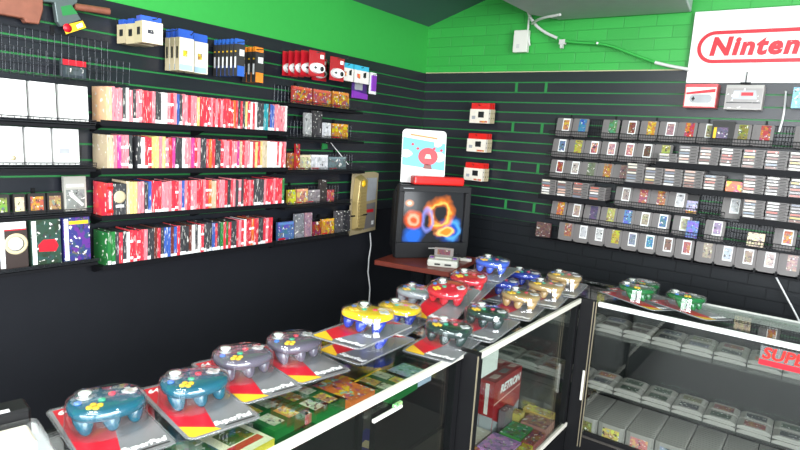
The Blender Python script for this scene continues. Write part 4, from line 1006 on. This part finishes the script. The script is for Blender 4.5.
for x, y, x2, y2, lab in ((1.905, -2.474, 1.985, -2.441, 'black corner post between the near and middle showcases'), (1.977, -1.374, 2.055, -1.3625, 'black corner strip between the middle and right showcases')):
    t = thing('corner_strip', lab, 'corner post', (x, y, 0))
    MB().box((0, 0, 0), (x2-x, y2-y, CZ+.006)).obj('strip', m_blackmetal, t)
    MB().box((x2-x+.0002, .001, .12), (x2-x+.004, .006, CZ)).obj('edge', m_tan_edge, t)
    MB().box((x2-x-.012 if y > -2 else .0, -.004, .12), (x2-x-.008 if y > -2 else .004, -.0002, CZ)).obj('edge', m_tan_edge, t)
o = MB().box((0, 0, 0), (.012, .006, .16)).obj('white_lock', m_ivory, None, .002); p = survey(581, 385, 1, -1.381); place(o, (p.x, -1.383, p.z-.08)); tag(o, 'slim white lock bar on the black post between middle and right showcases', 'lock')

# grey cartridges inside the right showcase
SW_, SH_, ST_ = .132, .088, .020
def snes_mesh():
    b = MB(); b.prism([(-SW_/2, 0), (-SW_/2, .012), (-SW_*.34, ST_), (SW_*.34, ST_), (SW_/2, .012), (SW_/2, 0)], 0, SH_, R=Matrix(((1,0,0),(0,0,1),(0,1,0))))
    return b.mesh('grey_cartridge', [m_snes], .0012)
sn_me = snes_mesh()
sl_me = MB().box((-SW_*.31, .014, ST_), (SW_*.31, SH_-.022, ST_+.0008)).mesh('label', m_label)
rg = MB()
for k in range(4): rg.box((-SW_*.46+k*.0045, .008, .0135), (-SW_*.46+k*.0045+.002, SH_-.008, .0165)); rg.box((SW_*.40+k*.0045-.004, .008, .0135), (SW_*.40+k*.0045-.002, SH_-.008, .0165))
rg_me = rg.mesh('ridges', m_snes)
LC = [(70, 50, 50), (150, 80, 50), (50, 50, 60), (110, 100, 80), (60, 70, 60), (120, 50, 50), (90, 90, 110)]
for zz, nm, cols in ((.7225, 'upper', range(0, 12)), (.4285, 'lower', range(0, 14))):
    for c_ in cols:
        x = 1.56+c_*.1365
        for r_ in range(2):
            for s_ in range(2):
                y = -1.322+r_*.094+(.045 if nm == 'upper' else 0)
                o = link('grey_cartridge', sn_me); place(o, (x+rnd.uniform(-.001, .001), y+rnd.uniform(0, .003), zz+s_*.0213))
                tag(o, '%s grey cartridge in %s column from left, %s row, %s glass shelf' % ('top' if s_ else 'under', nth(c_), 'front' if r_ == 0 else 'rear', nm), 'game cartridge', 'flat cartridges on the %s glass shelf' % nm)
                if s_:
                    l = link('label', sl_me, o); l.color = srgb(*rnd.choice(LC)); link('ridges', rg_me, o)
# standing rows along the bottom of the right showcase
for c_ in range(8):
    x = 2.055+c_*.1375
    for k in range(15):
        o = link('standing_cartridge', sn_me); place(o, (x, -1.318+k*.0225, PL+.0205), (PI/2, 0, 0))
        tag(o, 'upright grey cartridge, %s from the glass in %s standing column' % (nth(k), nth(c_)), 'game cartridge', 'upright cartridges along the bottom of the right showcase')
        if k == 0:
            l = link('label', sl_me, o); l.color = srgb(*[(120, 110, 60), (190, 160, 90), (190, 110, 110), (120, 130, 150)][c_ % 4]); link('ridges', rg_me, o)
# dark red edged sign on the right showcase
x0, z1 = SB(761, 347, -1.369); _, z0 = SB(761, 364, -1.369)
o = thing('shelf_sign', 'clear sign with red lettering and red bar on the front of the right showcase', 'sign', (x0, -1.3686, z0), 0)
MB().box((0, -.004, 0), (.50, -.001, z1-z0+.01)).obj('clear_plate', m_bag, o)
MB().box((0, -.0052, 0), (.50, -.0042, .024)).obj('red_bar', m_red, o)
lettering('SUPER NINTENDO', .068, m_redplastic, o, (.008, -.0052, .052), (PI/2, 0, 0), shear=.15, bold=.002, align='LEFT')

# boxes on the deck of the middle showcase
DZ = .187+.0205
def flat_box(label, name, px, py, z, w, d, h, rz, col, mat=m_art, cat='game box', group='game boxes in the middle showcase', side=m_tint, rail_col=None):
    x, y = ST(px, py, z+h)
    o = MB().box((-w/2, -d/2, 0), (w/2, d/2, h), mats=(1, 0, 1, 1, 1, 1)).obj(name, [mat, side]); place(o, (x, y, z), (0, 0, rz))
    tag(o, label, cat, group, col); return o
for i in range(3):
    o = thing('console_box', 'tall red console box with white band, %s from the glass' % nth(i), 'console box', (1.735-i*.074, -1.61, DZ), 0, 'red console boxes')
    MB().box((-.071, -.155, 0), (0, .155, .285)).obj('carton', m_tint, o).color = srgb(150, 24, 30)
    MB().box((-.071, -.1562, .03), (0, -.155, .10)).obj('grey_band', m_greyink, o)
    MB().box((-.050, -.1565, .11), (-.030, -.155, .27)).obj('white_band', m_soft, o).color = srgb(225, 215, 210)
    for q, (a_, c_) in enumerate(((-.12, -.06), (-.02, .05), (.09, .13))): MB().prism([(-.055, a_), (-.02, a_+.01), (-.02, c_+.01), (-.055, c_)], .2852, .2862).obj('top_strip', m_soft if q != 1 else m_cartgrey, o).color = srgb(205, 170, 160)
    MB().prism([(-.15, .0), (.15, .0), (.15, .10), (.06, .06), (0, .09), (-.08, .05), (-.15, .09)], 0.0002, .0012, R=RX).obj('silver_swoosh', m_greyink, o)
    MB().prism([(-.15, .165), (.15, .185), (.15, .192), (-.15, .172)], 0.0002, .0012, R=RX).obj('pale_line', m_soft, o).color = srgb(215, 170, 160)
    if i == 0: lettering('RETRON', .058, m_inkwhite, o, (.0018, .02, .23), (PI/2, 0, PI/2), shear=.2, bold=.002)
for lab, x, y, w_, d_, h_, col, mt in (
 ('purple and pink striped flat box at the near end of the middle showcase', 1.835, -1.875, .145, .17, .05, (176, 130, 190), m_art),
 ('black and yellow slim box beside the purple striped box', 1.934, -1.86, .050, .17, .045, (190, 160, 40), m_art),
 ('green and white flat box in the middle showcase', 1.84, -1.70, .108, .15, .055, (70, 140, 70), m_art),
 ('red grey pictured slim box beside the green box', 1.930, -1.70, .060, .15, .05, (150, 70, 70), m_art),
 ('mottled tan and pink box near the glass of the middle showcase', 1.885, -1.545, .13, .13, .06, (170, 120, 110), m_art),
 ('yellow mottled box at the far corner of the middle showcase', 1.85, -1.45, .15, .075, .07, (180, 150, 80), m_art),
 ('orange and red slim box near the near post of the middle showcase', 1.72, -2.05, .12, .17, .045, (200, 90, 50), m_art),
 ('beige book lying beside the red console boxes', 1.68, -1.86, .13, .16, .04, (200, 190, 175), m_soft),
 ('grey upright box leaning by the red console boxes', 1.762, -1.67, .035, .09, .13, (110, 100, 105), m_art),
 ('small yellow patterned box between the red boxes and tan box', 1.785, -1.575, .05, .06, .085, (190, 170, 90), m_label)):
    o = MB().box((-w_/2, -d_/2, 0), (w_/2, d_/2, h_), mats=(1, 0, 1, 1, 1, 1)).obj('flat_game_box', [mt, m_tint]); place(o, (x, y, DZ), (0, 0, rnd.uniform(-.02, .02)))
    tag(o, lab, 'game box', 'game boxes in the middle showcase', srgb(*col))
x, y = 1.93, 0; o = thing('price_card', 'blank grey white card hung inside the middle showcase below the top rail', 'card', (1.955, -2.405, .775)); MB().box((0, 0, 0), (.003, .16, .085)).obj('card', m_card, o)
# flat cover-art books on the near showcase's glass shelf
BZ = .8325
def book(label, px, py, w, d, col, rz=0, mat=m_art, h=.028, z=BZ, group='boxed games under the near glass top'):
    x, y = ST(px, py, z+h)
    o = MB().box((-w/2, -d/2, 0), (w/2, d/2, h), mats=(1, 0, 1, 1, 1, 1)).obj('boxed_game', [mat, m_tint]); place(o, (x, y, z), (0, 0, rz)); return tag(o, label, 'game box', group, col)
o = book('cream and yellow boxed game with a green and gold picture under the near glass top', 233, 437, .17, .125, srgb(226, 196, 70), .05, m_tint)
MB().box((-.04, -.035, .0281), (.03, .045, .0287)).obj('picture', m_art, o).color = srgb(90, 110, 50)
MB().box((.035, -.05, .0281), (.06, .05, .0287)).obj('red_title', m_red, o); MB().box((-.075, -.055, .0281), (-.05, .055, .0287)).obj('dark_title', m_groove, o)
MB().box((-.083, -.062, .0281), (.083, .062, .0284)).obj('cream_face', m_cream, o)
def greenbook(label, px, py, w=.19, d=.135, rz=.05):
    o = book(label, px, py, w, d, srgb(24, 92, 44), rz, m_tint)
    for sx in (-1, 1):
        for sy in (-1, 1):
            MB().box((sx*w*.22-.032, sy*d*.22-.02, .0281), (sx*w*.22+.032, sy*d*.22+.02, .0288)).obj('picture', m_label, o).color = srgb(200, 150, 80) if sx*sy > 0 else srgb(190, 190, 165)
    MB().box((-w*.45, -d*.48, .0281), (-w*.40, d*.48, .0288)).obj('yellow_title', m_yellow, o)
    return o
greenbook('dark green boxed game with four pictures beside the cream one', 268, 411)
greenbook('dark green boxed game with pictures, middle of the near showcase', 308, 397)
greenbook('dark green boxed game before the black post of the near showcase', 385, 381, .16, .15)
book('red and pink striped boxed game between the green ones', 321, 405, .03, .15, srgb(180, 90, 90))
book('orange and red pictured boxed game under the yellow controller packs', 345, 387, .16, .13, srgb(215, 110, 50))
book('white and blue pictured boxed game far along the near showcase', 408, 372, .12, .11, srgb(150, 160, 180))
book('green framed boxed game at the near left under the teal packs', 205, 449, .15, .12, srgb(60, 110, 70))
o = thing('shelf_bracket', 'white plastic bracket under the cream rail of the near showcase', 'bracket', (1.932, -3.0, .826)); MB().box((0, 0, 0), (.012, .14, .012)).obj('bar', m_ivory, o, .003); MB().box((0, .10, .0122), (.010, .138, .022)).obj('clip', m_label, o).color = srgb(150, 190, 120)
o = flat_box('navy blue boxed game low inside the near showcase', 'boxed_game', 372, 446, PL+.0205, .20, .26, .06, .2, srgb(40, 60, 120), m_tint, group='loose boxes low in the near showcase')
MB().box((-.09, -.12, .0601), (.09, .12, .0606)).obj('edge_print', m_navy, o); MB().box((-.05, -.03, .0607), (.05, .03, .0612)).obj('gold_lettering_strip', m_goldpale, o)

# ------------------------------------------------------------------ clear-packed controllers on the glass tops
m_face = tinted('controller plastic', .25, .5, .4)
KW, KH = .190, .335       # card width, card length
def pack_meshes():
    d = {}
    d['card'] = MB().prism(rrect(KW, KH, .012, 4, -KW/2, 0)[:6+6]+[(-KW/2, .012), (-KW/2+.012, 0), (KW/2-.012, 0), (KW/2, .012)], .001, .003).mesh('backing_card', m_packgrey)
    z = .0031
    d['red'] = MB().add([(-KW/2+.004, .075, z), (-.02, .02, z), (.01, .16, z), (-.01, .26, z), (.06, KH-.006, z), (-KW/2+.010, KH-.006, z)], [tuple(range(6))]).mesh('red_print', m_red)
    d['yellow'] = MB().add([(-KW/2+.004, .014, z), (-KW/2+.012, .005, z), (-.012, .005, z), (-.02, .02, z), (-KW/2+.004, .075, z)], [tuple(range(5))]).mesh('yellow_print', m_yellow)
    # clear shell: flange with a tall dome over the middle of the card
    def oval(k): return [(k*.094*math.copysign(abs(math.cos(a))**.8, math.cos(a)), .172+k*(.082 if math.sin(a) > 0 else .078)*math.copysign(abs(math.sin(a))**.85, math.sin(a))) for a in [2*PI*q/28 for q in range(28)]]
    b = MB(); zt = .094; n_ = 28
    f_ = rrect(KW+.006, KH+.006, .016, 4, -KW/2-.003, -.003)[:10]+[(-KW/2-.003, .013), (-KW/2+.013, -.003), (KW/2-.013, -.003), (KW/2+.003, .013)]
    vs = []; fs = []
    for k_, zz in ((1.04, .0042), (1.0, .03), (.99, zt-.016), (.96, zt-.004), (.84, zt)): vs += [(x, y, zz) for x, y in oval(k_)]
    for i in range(4):
        for k in range(n_): fs.append((i*n_+k, i*n_+(k+1) % n_, (i+1)*n_+(k+1) % n_, (i+1)*n_+k))
    fs.append(tuple(4*n_+k for k in range(n_)))
    b.add(vs, fs, 0, True)
    b.lathe([(.026, zt-.002), (.024, zt+.010), (.014, zt+.015), (.001, zt+.016)], (-.040, .208, 0), 14)
    d['shell'] = b.mesh('clear_shell', m_blister)
    rim = MB(); pr = [(x, y, .0022) for x, y in f_]+[(f_[0][0], f_[0][1], .0022)]; rim.tube(pr, .0030, 6)
    d['rim'] = rim.mesh('rim', m_bag)
    # controller: broad flat face on top, three grips reaching down to the card
    b = MB(); vs = []; fs = []
    for k_, zz in ((.80, .052), (.93, .060), (.95, .074), (.90, .083), (.70, .087)): vs += [(x, y, zz) for x, y in oval(k_)]
    for i in range(4):
        for k in range(n_): fs.append((i*n_+k, i*n_+(k+1) % n_, (i+1)*n_+(k+1) % n_, (i+1)*n_+k))
    fs += [tuple(range(n_-1, -1, -1)), tuple(4*n_+k for k in range(n_))]
    b.add(vs, fs, 0, True)
    for gx, gy, ex, ey in ((-.060, .160, -.058, .140), (0, .150, 0, .128), (.060, .160, .058, .140)):
        vs = []
        for t_, r_ in ((0, .024), (.3, .024), (.6, .020), (.85, .015), (1, .008)):
            vs += [(gx+(ex-gx)*t_+r_*math.cos(2*PI*k/10), gy+(ey-gy)*t_+r_*math.sin(2*PI*k/10), .062-.054*t_) for k in range(10)]
        fs = [(i*10+k, i*10+(k+1) % 10, (i+1)*10+(k+1) % 10, (i+1)*10+k) for i in range(4) for k in range(10)]+[tuple(range(10)), tuple(range(40, 50))]
        b.add(vs, fs, 0, True)
    d['pad'] = b.mesh('controller', m_face)
    us = MB(); vs = []; fs = []
    for k_, zz in ((.955, .066), (.965, .074), (.915, .0842), (.72, .0884)): vs += [(x, y, zz) for x, y in oval(k_)]
    for i in range(3):
        for k in range(n_): fs.append((i*n_+k, i*n_+(k+1) % n_, (i+1)*n_+(k+1) % n_, (i+1)*n_+k))
    fs.append(tuple(3*n_+k for k in range(n_))); us.add(vs, fs, 0, True); d['upper'] = us.mesh('upper_shell', m_face)
    d['stick'] = MB().lathe([(.020, .086), (.017, .089), (.009, .090), (.009, .096), (.015, .098), (.016, .102), (.009, .105)], (-.040, .208, 0), 14).mesh('thumb_stick', m_ivory)
    d['cross'] = MB().lathe([(.017, .0845), (.017, .088)], (.060, .185, .0), 14).box((.054, .166, .087), (.066, .204, .0905)).box((.041, .179, .087), (.079, .191, .0905)).mesh('direction_pad', m_card)
    d['cbut'] = MB().lathe([(.0075, 0), (.0075, .005), (.004, .0065)], (0, 0, 0), 10).mesh('button', m_yellow)
    d['abut'] = MB().lathe([(.009, 0), (.009, .005), (.005, .0065)], (0, 0, 0), 10).mesh('button', m_tint)
    cb = MB(); pts = []
    for k in range(40): a = 2*PI*k/13; pts.append((.0+.028*math.cos(a), .205+.028*math.sin(a)*.8, .012+.0005*k))
    d['cable'] = cb.tube(pts, .0035, 5).mesh('coiled_cable', m_cartgrey)
    SQ = Matrix.Translation((0, .012, 0)) @ Matrix.Diagonal((.97, 1, .80, 1))
    for q in ('shell', 'pad', 'upper', 'stick', 'cross'): d[q].transform(SQ)
    d['text'] = text_mesh('SuperPad', .027, extrude=.0004, shear=.2, bold=.0012); d['text'].materials.clear(); d['text'].materials.append(m_inkwhite)
    d['bar'] = MB().add([(.0, .012, z), (KW/2-.008, .012, z), (KW/2-.008, .018, z), (.01, .018, z)], [(0, 1, 2, 3)]).mesh('dark_print', m_inkblack)
    d['num'] = text_mesh('64', .030, extrude=.0004, shear=.2, bold=.0012); d['num'].materials.clear(); d['num'].materials.append(m_inkwhite)
    return d
PMESH = pack_meshes()
def make_pack():
    t = bpy.data.objects.new('controller_pack', None); C.objects.link(t); t.empty_display_size = .05
    cardo = link('backing_card', PMESH['card'], t)
    link('red_print', PMESH['red'], cardo); link('yellow_print', PMESH['yellow'], cardo); link('dark_print', PMESH['bar'], cardo)
    x = link('lettering', PMESH['text'], cardo); x.location = (.034, .036, .0036); x.rotation_euler = (0, 0, .0)
    x = link('lettering', PMESH['num'], cardo); x.location = (-.065, .305, .0034)
    link('clear_shell', PMESH['shell'], t); link('rim', PMESH['rim'], t)
    pad = link('controller', PMESH['pad'], t)
    link('thumb_stick', PMESH['stick'], pad); link('direction_pad', PMESH['cross'], pad)
    for dx, dy in ((-.036, .152), (-.036, .132), (-.048, .142), (-.024, .142)):
        x = link('button', PMESH['cbut'], pad); x.location = (dx, dy+.012, .0685)
    for (dx, dy), c_ in (((-.012, .168), (60, 170, 130)), ((-.062, .180), (70, 120, 200)), ((.018, .190), (220, 60, 80))):
        x = link('button', PMESH['abut'], pad); x.location = (dx, dy+.012, .0685); x.color = srgb(*c_)
    link('coiled_cable', PMESH['cable'], t)
    return t
proto = None
def pack(label, corner, z, rz, col, group, tilt=(0, 0), anchor='R'):
    """corner: where the card's lower right (R) or lower left (L) corner lies"""
    global proto
    if proto is None: proto = make_pack(); o = proto
    else: o = copy_tree(proto)
    R = Matrix.Rotation(math.radians(rz), 3, 'Z'); off = R @ Vector((-KW/2 if anchor == 'L' else KW/2, 0, 0))
    o.location = (corner[0]-off.x, corner[1]-off.y, z); o.rotation_euler = (math.radians(tilt[0]), math.radians(tilt[1]), math.radians(rz))
    tag(o, label, 'packaged controller', group)
    kid(o, 'controller').color = tuple(col[:3])+(1,)
    return o
Z0 = CZ+.0006
TEAL, SMOKE, BLUE, YEL, REDC, CLR, GOLD, GREEN, DKG = srgb(0, 84, 104), srgb(92, 84, 98), srgb(30, 54, 160), srgb(240, 196, 10), srgb(200, 24, 44), srgb(150, 152, 156), srgb(168, 138, 88), srgb(6, 104, 46), srgb(20, 44, 40)
GK = 'clear-packed controllers on the glass tops'
def two_tone(o, top):
    p = kid(o, 'controller'); s_ = link('upper_shell', PMESH['upper'], p); s_.color = tuple(top[:3])+(1,)
E_ = .0068
pack('teal controller in clear red-carded pack nearest the camera', ST(176, 444, Z0), Z0, 80, TEAL, GK)
pack('teal controller in clear red-carded pack, second from the camera', ST(190, 441, Z0), Z0, 80, TEAL, GK, anchor='L')
pack('smoky purple-grey controller in clear pack right behind the second teal one', ST(243, 405, Z0), Z0, 79, SMOKE, GK, anchor='L')
pack('smoky purple-grey controller in clear pack beside the stacked yellow ones', ST(300, 385, Z0), Z0, 79, SMOKE, GK, anchor='L')
two_tone(pack('yellow-topped blue controller in clear pack, lower of the stacked pair', (1.745, -2.835), Z0, 2, BLUE, GK), YEL)
two_tone(pack('yellow-topped blue controller in clear pack, tilted on top of the stacked pair', (1.815, -2.93), Z0+.098, 6, BLUE, GK, tilt=(-2, 0)), YEL)
two_tone(pack('yellow-topped blue controller in clear pack behind the stacked yellow pair', (1.69, -2.54), Z0, 10, BLUE, GK), YEL)
pack('dark green and grey controller in clear pack overhanging the black corner post', (1.955, -2.60), Z0, 8, DKG, GK)
pack('dark green controller in clear pack behind the one over the black post', (1.965, -2.335), Z0+E_, 6, DKG, GK)
pack('clear grey controller in clear pack on the left between yellow and red ones', (1.60, -2.29), Z0+E_, 10, CLR, GK)
pack('red controller in clear pack leaning up, nearest of the two red ones', (1.76, -2.29), Z0+.016, 8, REDC, GK, tilt=(13, 0))
pack('red controller in clear pack, farther of the two red ones', (1.715, -2.03), Z0+.030, 8, REDC, GK, tilt=(8, 0))
pack('pale gold controller in clear pack, nearest of the three gold ones', (1.965, -1.99), Z0+2*E_, 8, GOLD, GK)
pack('pale gold controller in clear pack, middle of the three gold ones', (1.985, -1.745), Z0+3*E_, 8, GOLD, GK)
pack('pale gold controller in clear pack, farthest of the three gold ones', (1.985, -1.50), Z0+4*E_, 8, GOLD, GK)
pack('blue controller in clear pack, nearest of the three blue ones', (1.765, -1.785), Z0, 8, BLUE, GK)
pack('blue controller in clear pack, raised at the left of the blue ones', (1.68, -1.73), Z0+.074, 8, srgb(60, 90, 190), GK, tilt=(3, 0))
pack('blue controller in clear pack, farthest at the right of the blue ones', (1.775, -1.535), Z0+E_, 8, BLUE, GK)
gz = Z0+KW/2*math.sin(math.radians(4))+.012
gx, gy = ST(652, 309, gz+.015)
pack('bright green controller in clear pack, nearest at the left end of the right showcase', (gx, gy), gz, 62, GREEN, GK, anchor='L', tilt=(0, 4))
pack('bright green controller in clear pack, behind the first green one', (gx-.02, gy+.205), Z0, 62, GREEN, GK, anchor='L')
gx, gy = ST(706, 319, gz+.015)
pack('bright green controller in clear pack, right of the other two green ones', (gx, gy), gz, 62, GREEN, GK, anchor='L', tilt=(0, 4))
# black accessory in a clear pack at the very left
x, y = ST(76, 447, Z0)
o = thing('accessory_pack', 'black boxed accessory in a clear shell on a green-lettered card at the lower left', 'packaged accessory', (1.46, -3.70, Z0+.0068), math.radians(80))
MB().prism(rrect(.25, .34, .02, 4, -.235, -.30), 0, .003).obj('backing_card', m_white, o)
for k in range(3):
    g = MB().box((-.20, -.19-k*.036, .0031), (-.0, -.165-k*.036, .0036)).obj('green_print', m_groove, o); MB().box((-.15, -.183-k*.036, .0037), (-.05, -.173-k*.036, .0040)).obj('lettering_strip', m_inkwhite, g)
MB().box((-.21, -.15, .004), (-.02, -.06, .05)).obj('foam_tray', m_cream, o, .006)
MB().box((-.225, -.05, .0035), (-.01, .02, .080)).obj('black_box', m_blackmetal, o, .006)
MB().box((-.19, -.045, .0802), (-.05, -.030, .0812)).obj('lettering_strip', m_inkwhite, o)
sh_ = MB(); sh_.prism(rrect(.235, .112, .02, 4, -.232, -.167), .0036, .060, scale=.95, cen=(-.115, -.11)); sh_.obj('clear_shell', m_blister, o)
rim = MB(); pr = [(px, py, .004) for px, py in rrect(.25, .34, .02, 4, -.235, -.30)]; rim.tube(pr+[pr[0]], .004, 6); rim.obj('rim', m_bag, o)

# ------------------------------------------------------------------ render look
SC.view_settings.view_transform = 'Standard'; SC.view_settings.look = 'None'
SC.view_settings.exposure = .35; SC.view_settings.gamma = 1.0; SC.view_settings.use_curve_mapping = False
SC.cycles.transparent_max_bounces = 40; SC.cycles.max_bounces = 10; SC.cycles.diffuse_bounces = 4; SC.cycles.glossy_bounces = 5
SC.cycles.sample_clamp_indirect = 4; SC.cycles.caustics_reflective = False; SC.cycles.caustics_refractive = False
dup_ = {k: v for k, v in LABELS.items() if len(v) > 1}
for k, v in list(dup_.items())[:20]: print('DUP LABEL', k, len(v))
